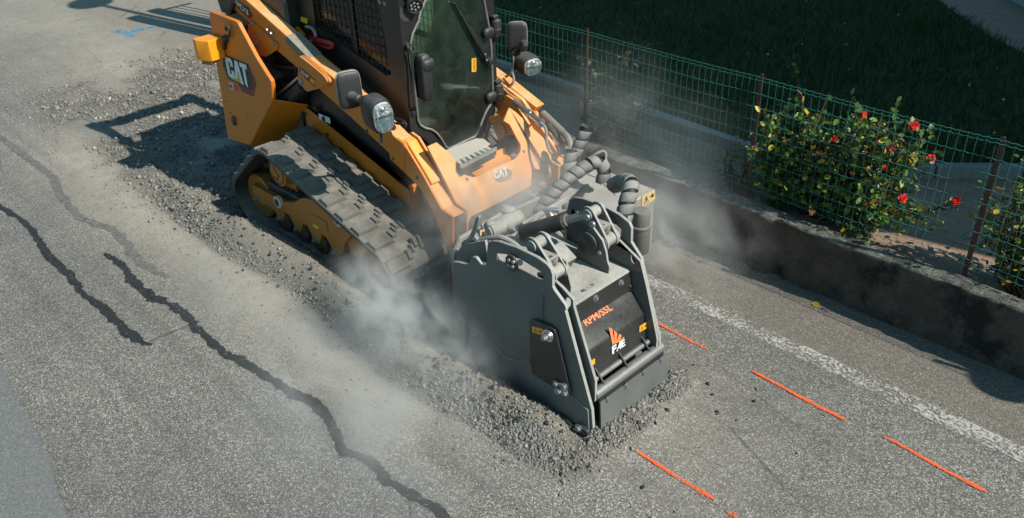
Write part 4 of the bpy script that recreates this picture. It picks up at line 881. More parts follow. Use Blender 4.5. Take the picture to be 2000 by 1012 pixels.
# red arm brace
z3b = zc(560, 0, 6.748); rbp = aY([z3b(*q) for q in [(215, 470), (300, 472), (560, 540), (600, 560), (612, 600), (600, 640), (560, 655), (520, 645), (330, 570), (250, 510)]], 3.45)
hole = aY([z3b(*q) for q in [(335, 540), (360, 545), (560, 590), (572, 605), (560, 615), (360, 562)]], 3.45)
MB().plate(rbp, (0, 1, 0), .012, [hole]).build('arm_brace', 'red', LD)
MB().hexbolt(at(*z3b(318, 540), 1, 3.45), NY, .012, .012).build('bolt', 'bolt', LD)

# ---- cab
XF = -4.66; CYR, CYL = 3.50, 4.33
CB = LD
zr = 2.12
winp = [(p.x, p.z) for p in aY([(616, 52), (764, 146), (742, 18)], CYR)]
xL, xR = winp[0][0], winp[1][0]
side_out = [(-5.92, .95), (-5.92, zr), (XF-.02, zr), (XF-.02, 1.0), (XF-.10, .80), (-5.3, .80)]
win_h = [(xL, winp[0][1]), (xL+.02, 1.98), (winp[2][0]-.01, 1.98), (winp[2][0], winp[2][1]), (xR, winp[1][1]), (xR-.06, winp[1][1]-.02)]
for y0, sgn in ((CYR, 1), (CYL, -1)):
    if sgn < 0: win_h = [(xL, 1.02), (xL+.02, 1.98), (winp[2][0]+.10, 1.98), (xR+.10, 1.02)]
    sp_ = MB().plate(xz(side_out, y0), (0, sgn, 0), .05, [xz(win_h, y0)]).build('cab_side', 'cab_black', LD)
    MB().plate(xz([(x, z) for x, z in win_h], y0+sgn*(.035 if sgn > 0 else .003)), (0, sgn, 0), .006).build('side_window', 'sideglass' if sgn > 0 else 'leftglass', sp_)
    mb = MB(); x0, x1 = min(p[0] for p in win_h)-.01, max(p[0] for p in win_h)+.01
    for x in np.arange(x0, x1, .056): mb.box((x, y0+sgn*.013, 1.0), (x+.0045, y0+sgn*.018, 1.99))
    for z in np.arange(1.02, 1.99, .062): mb.box((x0, y0+sgn*.0185, z), (x1, y0+sgn*.0235, z+.0045))
    gr_ = mb.build('window_grille', 'cab_black', sp_, recalc=False)
    if sgn < 0: MB().box((-5.88, y0-.034, 1.42), (XF-.05, y0-.022, 1.47)).build('window_bar', 'cab_black', sp_)
    MB().box((-5.30, y0+sgn*.022, 1.0), (-5.25, y0+sgn*.034, 1.99)).build('window_pillar', 'cab_black', sp_)
MB().box((-5.95, CYR-.01, zr), (XF+.02, CYL+.01, zr+.08)).build('cab_roof', 'cab_black', LD, .02)
# rear cab wall with a window, floor, seat, levers
rw = [(CYR+.052, .85), (CYL-.052, .85), (CYL-.052, zr-.002), (CYR+.052, zr-.002)]
MB().plate([Vector((-5.88, a, b)) for a, b in rw], (1, 0, 0), .03, [[Vector((-5.88, a, b)) for a, b in [(CYR+.15, 1.35), (CYL-.15, 1.35), (CYL-.15, 1.95), (CYR+.15, 1.95)]]]).build('cab_rear', 'cab_black', LD)
MB().box((-5.86, CYR+.053, .80), (XF-.035, CYL-.053, .84)).build('cab_floor', 'seat', LD)
mb = MB(); mb.box((-5.64, 3.70, .86), (-5.20, 4.12, .98)); mb.box((-5.78, 3.70, .94), (-5.66, 4.12, 1.50), Matrix.Rotation(R(-8), 3, 'Y')); mb.box((-5.80, 3.80, 1.50), (-5.72, 4.02, 1.66)); mb.box((-5.55, 3.75, .842), (-5.25, 4.09, .86)); mb.build('driver_seat', 'seat', LD, .03)
for y in (3.60, 4.23):
    mb = MB(); mb.box((-5.5, y-.05, .98), (-5.12, y+.05, 1.06)); mb.tube([(-5.12, y, 1.06), (-5.10, y, 1.18)], .02, 8); mb.superell((-5.10, y, 1.21), Vector((.03, 0, 0)), Vector((0, .03, 0)), Vector((0, 0, .05)), .8, 10, 8); mb.build('joystick', 'plastic', LD, .01)
# front frame
gl_px = [(813, 39), (802, 62), (798, 80), (796, 100), (803, 155), (810, 207), (813, 236), (817, 246), (827, 252), (840, 255), (850, 262), (860, 275), (868, 289), (874, 293), (882, 290), (928, 268), (934, 258), (941, 238), (949, 219), (960, 200), (964, 192), (962, 160), (959, 89), (955, 50)]
gp = [(p.y, p.z) for p in aX(gl_px, XF)]
ga = [(p.y, p.z) for p in aX([(813, 39)], XF)][0]; gb = [(p.y, p.z) for p in aX([(955, 50)], XF)][0]
yl, yr_ = gb[0], ga[0]; ztop = 2.03
archp = [(yl-.015, gb[1]+.07), (yl-.05, 1.93), (yl-.11, 2.0), (yl-.2, ztop), (yr_+.17, ztop), (yr_+.08, 2.0), (yr_+.03, 1.94)]
glass_yz = gp+archp
fo = [(CYR-.01, zr-.002), (CYR-.01, 1.02)]+[(p.y, p.z) for p in aX([(818, 262), (842, 284), (862, 300), (880, 302), (938, 274), (958, 240), (966, 205)], XF)]+[(CYL+.01, 1.25), (CYL+.01, zr-.002)]
def yz(l, x): return [Vector((x, a, b)) for a, b in l]
cg = (sum(a for a, b in glass_yz)/len(glass_yz), sum(b for a, b in glass_yz)/len(glass_yz))
def off(l, k): return [(cg[0]+(a-cg[0])*k, cg[1]+(b-cg[1])*k) for a, b in l]
DF = MB().plate(yz(fo, XF), (-1, 0, 0), .045, [yz(off(glass_yz, .955), XF)]).build('cab_door', 'cab_black', LD)
MB().plate(yz(off(glass_yz, .97), XF+.008), (-1, 0, 0), .006).build('door_glass', 'glass', DF)
MB().tube([*yz(off(glass_yz, .975), XF+.012), yz(off(glass_yz, .975), XF+.012)[0]], .009, 7, False).build('door_seal', 'hose', DF)
o4 = aX([(921, 141), (921, 114), (930, 140), (930, 113)], XF+.016); mb = MB(); flat(mb, [o4[0], o4[2], o4[3], o4[1]], PX, .001); stv = mb.build('door_sticker', 'sticker', DF, recalc=False)
a_, b_, c_ = at(*zc(760, 0, 6.746)(1105, 780), 0, XF+.016), at(*zc(760, 0, 6.746)(1108, 940), 0, XF+.016), at(*zc(760, 0, 6.746)(1130, 775), 0, XF+.016)
text('door_sticker_text', 'Danger', a_, b_-a_, c_-a_, PX, 'decal_black', DF, .01, th=.003)
# wiper
zw = zc(760, 0, 6.746)
mb = MB(); mb.bar(at(*zw(1290, 800), 0, XF+.05), at(*zw(1075, 370), 0, XF+.04), .016, .012); mb.bar(at(*zw(1310, 770), 0, XF+.055), at(*zw(1100, 380), 0, XF+.045), .008, .008); mb.lathe(at(*zw(1290, 795), 0, XF+.01), PX, [(0, .03), (.05, .026), (.055, .01)], 12); mb.build('wiper_arm', 'plastic', DF)
mb = MB(); mb.bar(at(*zw(860, 40), 0, XF+.03), at(*zw(1300, 850), 0, XF+.03), .020, .012); mb.bar(at(*zw(950, 190), 0, XF+.04), at(*zw(1230, 690), 0, XF+.042), .012, .014); mb.build('wiper_blade', 'plastic', DF)
for q in [(1268, 718), (1290, 795)]: MB().lathe(at(*zw(*q), 0, XF+.06), PX, [(0, .010), (.006, .006)], 8).build('bolt', 'bolt', DF)
# grab rail and door handle
mb = MB(); mb.tube(curve([at(795, 88, 0, XF+.02), at(797, 92, 0, XF+.05), at(804, 112, 0, XF+.05), at(807, 160, 0, XF+.05), at(809, 200, 0, XF+.05), at(808, 214, 0, XF+.015)], 6), .010, 8); mb.lathe(at(794, 88, 0, XF), PX, [(0, .02), (.03, .018)], 10); mb.lathe(at(806, 220, 0, XF), PX, [(0, .018), (.02, .016)], 10); mb.build('grab_rail', 'plastic', DF)
c0 = at(829, 151, 0, XF+.05); mb = MB(); mb.superell(c0, Vector((.045, 0, 0)), Vector((0, .045, 0)), Vector((0, 0, .165)), .45, 20, 12); mb.build('door_handle', 'plastic', DF); mb = MB(); mb.superell(at(831, 126, 0, XF+.056), Vector((.05, 0, 0)), Vector((0, .052, 0)), Vector((0, 0, .045)), .5, 16, 8); mb.build('handle_cap', 'plastic', DF)
for q in [(968, 55), (973, 180)]:
    c0 = at(*q, 0, XF+.03); mb = MB(); mb.lathe(c0+Vector((0, .005, -.065)), (0, 0, 1), [(0, .02), (.01, .036), (.06, .040), (.064, .036), (.070, .040), (.12, .036), (.135, .015)], 18); mb.superell(c0+Vector((0, -.07, -.02)), Vector((.022, 0, 0)), Vector((0, .05, 0)), Vector((0, 0, .04)), .7, 14, 8); h_ = mb.build('door_hinge', 'plastic', DF)
    MB().box((c0.x-.02, c0.y-.03, c0.z+.07), (c0.x+.02, c0.y+.02, c0.z+.095)).build('hinge_bracket', 'plastic', DF, .004)
MB().hexbolt(at(953, 75, 0, XF), PX, .014, .015).build('bolt', 'bolt', DF)
# corner recess with LED work light, bolts on the side header
c0 = at(810, 12, 0, XF+.06); dv = Vector((.85, -.4, -.25)).normalized(); mb = MB(); mb.lathe(c0-dv*.05, dv, [(0, .03), (.01, .05), (.05, .056), (.058, .052), (.058, .046), (.05, .044)], 24); wk = mb.build('work_light', 'plastic', LD)
MB().lathe(c0+dv*.000, dv, [(-.002, .045), (0, .044)], 24).build('work_light_face', 'bolt', wk)
mb = MB(); u_ = dv.orthogonal().normalized(); v_ = dv.cross(u_)
for k in range(6): mb.lathe(c0+dv*.001+(u_*math.cos(k*1.047)+v_*math.sin(k*1.047))*.026, dv, [(0, .011), (.004, .009)], 8)
mb.lathe(c0+dv*.001, dv, [(0, .008), (.004, .006)], 8); mb.build('work_light_leds', 'chrome', wk)
mb = MB(); mb.tube([c0-dv*.05, c0-dv*.05+Vector((-.02, -.06, .05)), c0+Vector((-.1, -.05, .12))], .022, 10); mb.build('work_light_arm', 'plastic', wk)
cr = [(p.y, p.z) for p in aX([zc(560, 0, 6.748)(*q) for q in [(1490, 100), (1480, 160), (1490, 230), (1530, 280), (1580, 285), (1620, 250), (1640, 180), (1640, 110)]], XF)]
MB().plate(yz(cr, XF+.004), (-1, 0, 0), .003).build('corner_recess', 'seat', DF)
for q in [(741, 4), (751, 7)]: MB().lathe(at(*q, 1, CYR), NY, [(0, .016), (.004, .014), (.005, .007), (.002, .006)], 14).build('bolt', 'bolt', LD)
p4 = aY([(587, 32), (601, 37), (600, 47), (587, 42)], CYR-.002); mb = MB(); flat(mb, p4, NY, 0); mb.build('sticker', 'sticker_yellow', LD, recalc=False)
MB().tube(curve([at(598, 52, 1, 3.44), at(608, 54, 1, 3.44), at(614, 62, 1, 3.44), at(617, 71, 1, 3.44)], 5), .012, 8).build('hose', 'cable', LD)
p4 = aY([zc(560, 0, 6.748)(*q) for q in [(705, 555), (770, 545), (775, 630), (720, 640)]], CYR+.03); mb = MB(); flat(mb, p4, NY, 0); mb.build('window_sticker', plain('green_sticker', (.03, .30, .24), .5), LD, recalc=False)
p4 = aY([zc(580, 120, 6.748)(*q) for q in [(1060, 170), (1175, 205), (1175, 220), (1060, 190)]], CYR+.03); mb = MB(); flat(mb, p4, NY, 0); mb.build('interior_label', 'print_orange', LD, recalc=False)

# ---- lamps and mirrors
def headlamp(c0, fwd, upv, sx, sz, nm):
    fwd = Vector(fwd).normalized(); sd = Vector(upv).cross(fwd).normalized(); up_ = fwd.cross(sd); c0 = Vector(c0)
    mb = MB(); mb.superell(c0, fwd*.13, sd*sx, up_*sz, .62, 28, 16, clip=.42); hd = mb.build('headlight', 'plastic', LD, ang=50)
    q = c0+fwd*.090; mb = MB(); mb.tube([c0+fwd*.05+sd*sx*.86*math.copysign(abs(math.cos(6.283*i/32))**.7, math.cos(6.283*i/32))+up_*sz*.86*math.copysign(abs(math.sin(6.283*i/32))**.7, math.sin(6.283*i/32)) for i in range(33)], .012, 6, False); mb.build('lamp_rim', 'plastic', hd); mb = MB(); nb = 28; vs = []; fs = []
    f = lambda w_, m_: math.copysign(abs(w_)**m_, w_)
    for j, (k, dpt) in enumerate(((.87, -.028), (.84, -.004), (.62, -.018), (.36, -.028), (.05, -.031))):
        for i in range(nb): a = 6.283*i/nb; vs.append(q+sd*sx*k*f(math.cos(a), .7)+up_*sz*k*f(math.sin(a), .7)+fwd*dpt)
    for j in range(4):
        for i in range(nb): a = j*nb+i; b = j*nb+(i+1) % nb; fs.append((a, b, b+nb, a+nb))
    mb.add(vs, fs); mb.build('reflector', 'reflector', hd, ang=8)
    mb = MB(); mb.bar(q-sd*sx*.75+up_*sz*.15, q+sd*sx*.75+up_*sz*.15, .02, .012); mb.build('reflector_bar', 'bolt', hd)
    bl = MB(); bl.superell(q-up_*sz*.3-fwd*.012, fwd*.02, sd*.024, up_*.024, 1, 12, 8); bl.build('bulb', 'white', hd)
    bl = MB(); bl.superell(q+up_*sz*.5-fwd*.014, fwd*.015, sd*.02, up_*.02, 1, 12, 8); bl.build('indicator_bulb', 'steel', hd)
    vs = [q+sd*sx*.87*f(math.cos(6.283*i/nb), .7)+up_*sz*.87*f(math.sin(6.283*i/nb), .7)+fwd*.000 for i in range(nb)]+[q+sd*sx*.45*f(math.cos(6.283*i/nb), .7)+up_*sz*.45*f(math.sin(6.283*i/nb), .7)+fwd*.018 for i in range(nb)]
    mb = MB(); mb.add(vs, [(i, (i+1) % nb, nb+(i+1) % nb, nb+i) for i in range(nb)]+[tuple(range(nb, 2*nb))]); mb.build('lens', 'lens', hd); return hd
t = NT('lamp_reflector'); vn = t.vor(38, 'Color'); t.color((.92, .95, .97)); t.rough(.30); t.set(Metallic=.55); t.bump(t.math('ADD', t.noise(40, 2), t.vor(45, 'Distance')), .9, .012); M['reflector'] = t.m
LR = at(738, 222, 1, 3.12); hdR = headlamp(LR, (.97, -.12, -.08), (0, -.10, 1), .080, .120, 'r')
LL = at(1030, 125, 1, 4.70); hdL = headlamp(LL, (.93, -.15, -.10), (0, .02, 1), .088, .074, 'l')
def mirror(c0, fwd, sx, sz, lean=0):
    fwd = Vector(fwd).normalized(); sd = Vector((0, lean, 1)).cross(fwd).normalized(); up_ = fwd.cross(sd); c0 = Vector(c0); mb = MB()
    mb.superell(c0, fwd*.03, sd*sx, up_*sz, .42, 28, 12); mr = mb.build('mirror', 'plastic', LD, ang=60)
    f = lambda w_, m_: math.copysign(abs(w_)**m_, w_); mb = MB(); mb.tube([c0+sd*sx*.985*f(math.cos(6.283*i/32), .45)+up_*sz*.985*f(math.sin(6.283*i/32), .45) for i in range(33)], .009, 7, False); mb.build('mirror_rim', 'hose', mr)
    mb = MB(); mb.add([c0-fwd*.031+sd*sx*.9*f(math.cos(6.283*i/24), .45)+up_*sz*.9*f(math.sin(6.283*i/24), .45) for i in range(24)], [tuple(range(24))]); mb.build('mirror_glass', 'chrome', mr, recalc=False); return mr, up_, sd
mR = at(682, 175, 1, 3.10); mr1, u1, s1 = mirror(mR, (.95, -.30, .05), .080, .125)
kn = mR+Vector((.05, .02, -.045)); mb = MB(); mb.lathe(mR+Vector((.02, 0, -.045)), (.95, .1, 0), [(0, .045), (.015, .04), (.03, .030), (.075, .030), (.085, .02)], 16); mb.tube(curve([kn+Vector((.03, .01, 0)), at(715, 188, 1, 3.14), at(733, 186, 1, 3.18), at(745, 200, 1, 3.22)], 5), .009, 8); mb.build('mirror_arm', 'plastic', LD)
mL = at(1010, 72, 1, 4.72); mr2, u2, s2 = mirror(mL, (.72, -.70, .05), .075, .115)
mb = MB(); kn = at(1022, 88, 1, 4.68); mb.lathe(kn+Vector((-.02, .02, 0)), (.8, -.5, 0), [(0, .034), (.03, .024), (.07, .024), (.075, .015)], 14); mb.tube(curve([kn, at(1008, 97, 1, 4.66), at(1002, 106, 1, 4.64), at(1003, 118, 1, 4.62), at(999, 150, 1, 4.58)], 5), .011, 8); mb.build('mirror_arm', 'plastic', LD)
# stalks of the lamps
mb = MB(); a = LR+Vector((-.02, .02, -.12)); mb.tube([a, a+Vector((0, 0, -.10))], .010, 8); mb.tube([LR+Vector((-.06, .03, 0)), at(760, 235, 1, 3.28), at(770, 250, 1, 3.34)], .016, 8); mb.build('lamp_stalk', 'plastic', LD)
mb = MB(); mb.tube([LL+Vector((-.06, -.02, -.02)), at(1000, 135, 1, 4.60), at(1000, 150, 1, 4.56)], .016, 8); mb.build('lamp_stalk', 'plastic', LD)
for px, y in (([(765, 233), (775, 232), (787, 236), (793, 244), (790, 250)], 3.30), ([(765, 238), (778, 242), (788, 240)], 3.32)): MB().tube(curve([at(*q, 1, y) for q in px], 5), .008, 6).build('cable', 'hosedark', LD)

# ---- apron between the arms, with the step opening
HP0 = at(908, 430, 1, 3.45); HN = Vector((.51, 0, .24)).normalized()
hp = lambda l, o=0: [on(*q, HP0, HN)+HN*o for q in l]
z8 = zc(820, 240, 6.748)
hout = [(853, 278), (835, 286), (868, 350), (902, 418), (909, 449), (920, 424), (1049, 358), (1076, 347), (1070, 352), (1082, 330), (1076, 300), (1062, 270), (1009, 220), (995, 210), (984, 236), (996, 244), (1008, 267), (1017, 283), (1017, 296), (1008, 309), (933, 344), (924, 346), (909, 342), (897, 330), (890, 314), (877, 298)]
AP = MB().plate(hp(hout), -HN, .02).build('apron', 'yellow_dusty', LD, .004)
# apron cheeks and cross tube behind it
MB().cyl((-4.42, 3.46, .62), (-4.42, 4.32, .62), .07, 24).build('cross_member', 'yellow_dusty', AP)
lch = [on(*q, HP0, HN) for q in [(995, 210), (1009, 220), (1062, 270), (1076, 318)]]; e = Vector((-.16, 0, -.08)); mb = MB(); mb.add(lch+[p+e for p in lch], [(0, 1, 5, 4), (1, 2, 6, 5), (2, 3, 7, 6)]); mb.build('apron_cheek', 'yellow_dusty', AP)
MB().plate([Vector((x, 4.20, z)) for x, z in [(-4.44, 1.08), (-4.36, 1.06), (-4.26, .95), (-4.30, .78), (-4.50, .80), (-4.62, 1.0)]], (0, 1, 0), .02).build('cheek_plate', 'yellow_dusty', AP, .004)
hc_ = [at(990+20*math.cos(a), 286+20*math.sin(a)-6*math.cos(a), 1, 4.185) for a in np.linspace(0, 6.283, 17)[:-1]]; MB().plate(hc_, (0, 1, 0), .012).build('cheek_hole_shade', 'seat', AP)  # flat dark disc painted as the shade inside a hole
p = at(980, 254, 1, 4.19); MB().lathe(p, NY, [(0, .045), (.01, .045), (.012, .032), (.006, .03), (.006, .018), (.012, .012)], 20).build('pin', 'yellow_dusty', AP)
MB().box((-4.62, 3.50, .55), (-4.58, 4.32, .74)).build('apron_back', 'dusty', AP, .01)
MB().box((-4.60, 3.50, .60), (-4.24, 4.32, .64)).build('apron_floor', 'dusty', AP, .005)
# beige plate, serrated tread, perforated orange step
fl = [on(*q, (0, 0, .985), (0, 0, 1)) for q in [(868, 294), (876, 300), (889, 315), (951, 286), (958, 281), (945, 271), (930, 270)]]; MB().plate(fl, (0, 0, -1), .004).build('cab_step', 'floor', LD, .003)
s0, s1_ = on(890, 315.5, (0, 0, .980), (0, 0, 1)), on(953, 285.5, (0, 0, .980), (0, 0, 1)); f0, f1 = on(900, 328, (0, 0, .958), (0, 0, 1)), on(969, 292, (0, 0, .958), (0, 0, 1))
mb = MB(); dn_ = Vector((-.004, 0, -.024)); mb.bar(f0+dn_, f1+dn_, .010, .036); mb.bar(f1+dn_, s1_+dn_, .010, .036); mb.bar(s0+dn_, f0+dn_, .010, .036)
nt_ = 7
base_ = [s0+Vector((0, 0, -.06)), f0+Vector((0, 0, -.06)), f1+Vector((0, 0, -.06)), s1_+Vector((0, 0, -.06))]; mb.add(base_, [(0, 1, 2, 3)])
sst = mb.build('serrated_step', 'seat', LD, recalc=False); mb = MB()
for k in range(nt_):
    a, b, c_ = s0.lerp(s1_, (k+.02)/nt_), s0.lerp(s1_, (k+.80)/nt_), f0.lerp(f1, (k+.62)/nt_); u3 = Vector((0, 0, .006))
    mb.add([a+u3, b+u3, c_+Vector((0, 0, -.004)), a-u3*5, b-u3*5, c_-u3*5], [(0, 1, 2), (5, 4, 3), (0, 2, 5, 3), (1, 4, 5, 2), (0, 3, 4, 1)])
for k in range(nt_*4):
    q = f0.lerp(f1, (k+.5)/(nt_*4))+Vector((0, 0, .006)); mb.box((q.x-.007, q.y-.010, q.z), (q.x+.007, q.y+.008, q.z+.012))
mb.bar(f0, f1, .012, .014)
mb.build('step_teeth', 'dusty', sst)  # pale tone painted for sunlit teeth, black base for shaded gaps
mb = None
sp4 = [on(*z8(*q), (0, 0, .80), (0, 0, 1)) for q in [(612, 628), (750, 705), (1262, 465), (1120, 400)]]
o_ = sp4[0]; U_ = sp4[3]-sp4[0]; V_ = sp4[1]-sp4[0]; holes = []
for i in range(16):
    for j in range(2):
        c_ = o_+U_*((i+.5+.25*j)/16.6)+V_*(.35+.32*j); holes.append([c_+U_.normalized()*.007*math.cos(a)+V_.normalized()*.007*math.sin(a) for a in np.linspace(0, 6.283, 7)[:-1]])
stp = MB().plate(sp4, (0, 0, -1), .012, holes).build('perforated_step', 'pad', LD)
mb = MB(); mb.bar(sp4[0]+Vector((0, 0, .012)), sp4[3]+Vector((0, 0, .012)), .008, .045)
for i in range(15): q = sp4[0].lerp(sp4[3], (i+.5)/15)+Vector((0, 0, .035)); mb.box((q.x-.006, q.y-.014, q.z-.004), (q.x+.006, q.y+.014, q.z+.010))
mb.build('step_lip', 'pad', stp)
# apron badge
bg_ = lambda l, o: hp([z8(*q) for q in l], o)
mb = MB(); flat(mb, bg_([(960, 655), (1140, 590), (1215, 640), (1205, 735), (1120, 775), (1030, 780), (985, 740)], .002), HN, 0); bdg = mb.build('badge', plain('dust_covered_badge', (.24, .16, .11), .7), AP, recalc=False)
pr = bg_([(985, 745), (1150, 590), (958, 652), (1180, 730)], 0); Ub = (bg_([(1140, 592)], 0)[0]-bg_([(958, 658)], 0)[0])/1.79; Vb = bg_([(958, 655)], 0)[0]-bg_([(985, 755)], 0)[0]
mb = MB(); letters(mb, pr[0], Ub, Vb, HN, .003); mb.build('badge_letters', plain('dusty_white_print', (.50, .50, .47), .6), bdg, recalc=False)
for q in [(912, 350), (1023, 296), (1066, 318)]: MB().lathe(on(*q, HP0, HN), HN, [(0, .012), (.002, .010), (.003, .006)], 12).build('bolt', 'black', AP)
# left arm upper box end, hydraulic couplers, cable
lb = [at(966, 128, 1, 4.52), at(1000, 152, 1, 4.52), at(1064, 203, 1, 4.52), at(1053, 216, 1, 4.52), at(1000, 180, 1, 4.52), at(966, 155, 1, 4.52)]
MB().plate(lb, (0, -1, 0), .09).build('left_arm_box', 'yellow_dusty', ALm, .006)
MB().plate([at(*q, 1, 4.40) for q in [(966, 160), (985, 169), (1019, 195), (1045, 232), (1090, 300), (1082, 318), (1050, 270), (1000, 212), (966, 190)]], (0, 1, 0), .03).build('left_arm_rib', 'yellow_dusty', ALm, .004)
a, b = at(1022, 213, 1, 4.30), at(1056, 240, 1, 4.26); mb = MB(); mb.cyl(a, b, .026, 14); mb.cyl(a.lerp(b, .25), a.lerp(b, .45), .031, 14); mb.cyl(b.lerp(a, .06), b+(b-a)*.06, .033, 14); mb.cyl(at(1004, 198, 1, 4.32), a, .019, 12); mb.build('cable_connector', 'steel', LD)
mb = MB(); c_ = a.lerp(b, .55); mb.tube([c_+Vector((.034*math.cos(t_), .01*math.sin(t_)+.0, .034*math.sin(t_))) for t_ in np.linspace(0, 6.283, 17)]+[c_+Vector((-.03, -.03, -.10))], .007, 6); mb.build('orange_tie', 'print_orange', LD)
mb = MB(); mb.tube(curve([b, at(1066, 252, 1, 4.25), at(1069, 282, 1, 4.22), at(1080, 302, 1, 4.22), at(1100, 298, 1, 4.24), at(1114, 290, 1, 4.28)], 7), .012, 8); mb.build('cable', 'cable', LD)
mb = MB(); mb.tube(curve([at(988, 150, 1, 4.46), at(1000, 143, 1, 4.46), at(1003, 160, 1, 4.44), at(992, 172, 1, 4.42), at(984, 185, 1, 4.40)], 6), .010, 8); mb.build('cable', 'cable', LD)
mb = MB(); a, b = at(1060, 222, 1, 4.52), at(1098, 258, 1, 4.48); mb.cyl(a, b, .030, 14); mb.build('quick_coupler', 'cable', LD)
mb = MB(); mb.tube(curve([b, at(1108, 268, 1, 4.46), at(1114, 285, 1, 4.44), at(1112, 305, 1, 4.40)], 6), .026, 10); mb.build('hydraulic_hose', 'cable', LD)
for k, px in enumerate([[(1070, 245), (1085, 262), (1098, 285)], [(1075, 255), (1092, 278), (1088, 300)]]): MB().tube([at(*q, 1, 4.45) for q in px], [.028, .024, .018], 10).build('quick_coupler', 'steel' if k else 'plastic', LD)
for q, r in [((1082, 288), .012), ((1075, 262), .009)]: MB().superell(at(*q, 1, 4.40), Vector((r, 0, 0)), Vector((0, r, 0)), Vector((0, 0, r)), 1, 10, 8).build('coupler_cap', 'print_orange', LD)

# ================================================================== MILLING HEAD
HD = thing('milling_head', (-2.9, 3.25, 0), 'dusty charcoal road milling head with tall steel side plates at the front of the loader', 'milling head')
RY, LY = 2.91, 3.56
z6 = zc(870, 450, 5.06); z5 = zc(1000, 600, 3.747); z4 = zc(1100, 480, 4.6); z9 = zc(880, 380, 6.748)
rp = [z6(*q) for q in [(72, 312), (140, 320), (215, 345), (268, 262), (300, 270), (345, 345), (398, 352), (404, 300), (414, 150), (425, 122), (450, 106), (520, 112), (700, 170), (905, 270), (1000, 338), (1038, 385), (1055, 440), (1056, 560), (1072, 592), (1180, 742), (1195, 790)]]+[z5(*q) for q in [(380, 0), (582, 755), (592, 890), (575, 905)]]+[(1115, 828), (1000, 762), (886, 700), (884, 600)]
slot = [z6(*q) for q in [(492, 235), (505, 228), (600, 238), (745, 290), (905, 385), (965, 432), (972, 470), (960, 497), (925, 492), (790, 415), (720, 382), (620, 330), (540, 322), (505, 298)]]
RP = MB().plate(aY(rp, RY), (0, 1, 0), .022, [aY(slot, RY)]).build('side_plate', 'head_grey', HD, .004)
def mp(pts, y): return aY(pts, y)
# proud lower liner with its weld edge, access plate, skid
low_ = [(886, 612), (910, 626), (942, 651), (968, 676), (990, 697), (1010, 704), (1036, 704), (1042, 735), (1116, 771), (1150, 800), (1152, 838), (1115, 826), (1000, 760), (888, 698)]
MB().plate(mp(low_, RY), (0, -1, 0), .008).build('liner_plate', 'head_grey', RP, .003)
ac = [z5(*q) for q in [(140, 92), (160, 86), (205, 94), (300, 138), (325, 160), (338, 195), (438, 615), (438, 632), (428, 640), (402, 636), (290, 560), (152, 470)]]
ACP = MB().plate(mp(ac, RY-.008), (0, -1, 0), .016).build('access_plate', 'head_black', RP, .004)
s4 = mp([z5(*q) for q in [(146, 140), (224, 160), (228, 207), (150, 186)]], RY-.0245); mb = MB(); flat(mb, s4, NY, 0); sk = mb.build('warning_sticker', 'sticker', ACP, recalc=False)
def warn(par, o, U, V, n, mat='decal_black'):
    n = Vector(n); mb = MB()
    tri = [o+U*.12+V*.15, o+U*.50+V*.15, o+U*.31+V*.85]; ce = sum(tri, Vector())/3
    for i in range(3): a, b = tri[i], tri[(i+1) % 3]; mb.add([a+n*.001, b+n*.001, b.lerp(ce, .22)+n*.001, a.lerp(ce, .22)+n*.001], [(0, 1, 2, 3)])
    for k in ((.58, .45, .72, .55), (.72, .35, .88, .65), (.28, .3, .34, .6)): mb.add([o+U*k[0]+V*k[1]+n*.001, o+U*k[2]+V*k[1]+n*.001, o+U*k[2]+V*k[3]+n*.001, o+U*k[0]+V*k[3]+n*.001], [(0, 1, 2, 3)])
    mb.build('sticker_symbol', mat, par, recalc=False)
warn(ACP, s4[3], s4[2]-s4[3], s4[0]-s4[3], NY)
def bolt(par, p, n, r=.018, h=.02): return MB().hexbolt(p, n, r, h).build('bolt', 'bolt', par)
p = at(*z5(268, 205), 1, RY-.024); mb = MB(); mb.lathe(p, NY, [(0, .040), (.010, .038), (.010, .030), (.016, .028), (.016, .020)], 22); mb.build('washer', 'steel', ACP); bolt(ACP, p+NY*.014, NY, .018, .035)
pl4 = mp([z5(*q) for q in [(330, 545), (400, 560), (412, 640), (395, 640), (350, 600)]], RY-.024); MB().plate(pl4, NY, .010).build('clamp_plate', 'steel', ACP, .002)
for q, r in [((325, 558), .016), ((386, 577), .016), ((392, 630), .016), ((350, 602), .024)]: bolt(ACP, at(*z5(*q), 1, RY-.030), NY, r, .03 if r > .02 else .018)
MB().plate(mp([(886, 694), (950, 728), (1000, 756), (1060, 790), (1112, 814), (1122, 826), (1140, 829), (1153, 838), (1155, 846), (1146, 853), (1128, 852), (1000, 780), (886, 716)], RY-.008), NY, .030).build('skid', 'head_black', RP, .004)
for q in [(1130, 836), (1100, 826), (1003, 770)]: bolt(RP, at(*q, 1, RY-.038), NY, .019, .018)
for q in [(900, 615), (926, 668), (933, 672), (930, 660)]: bolt(RP, at(*q, 1, RY-.01), NY, .014, .014)
MB().bar(at(*z6(960, 650), 1, RY-.004), at(*z6(950, 880), 1, RY-.004), .012, .014).build('rib', 'head_grey', RP, .003)
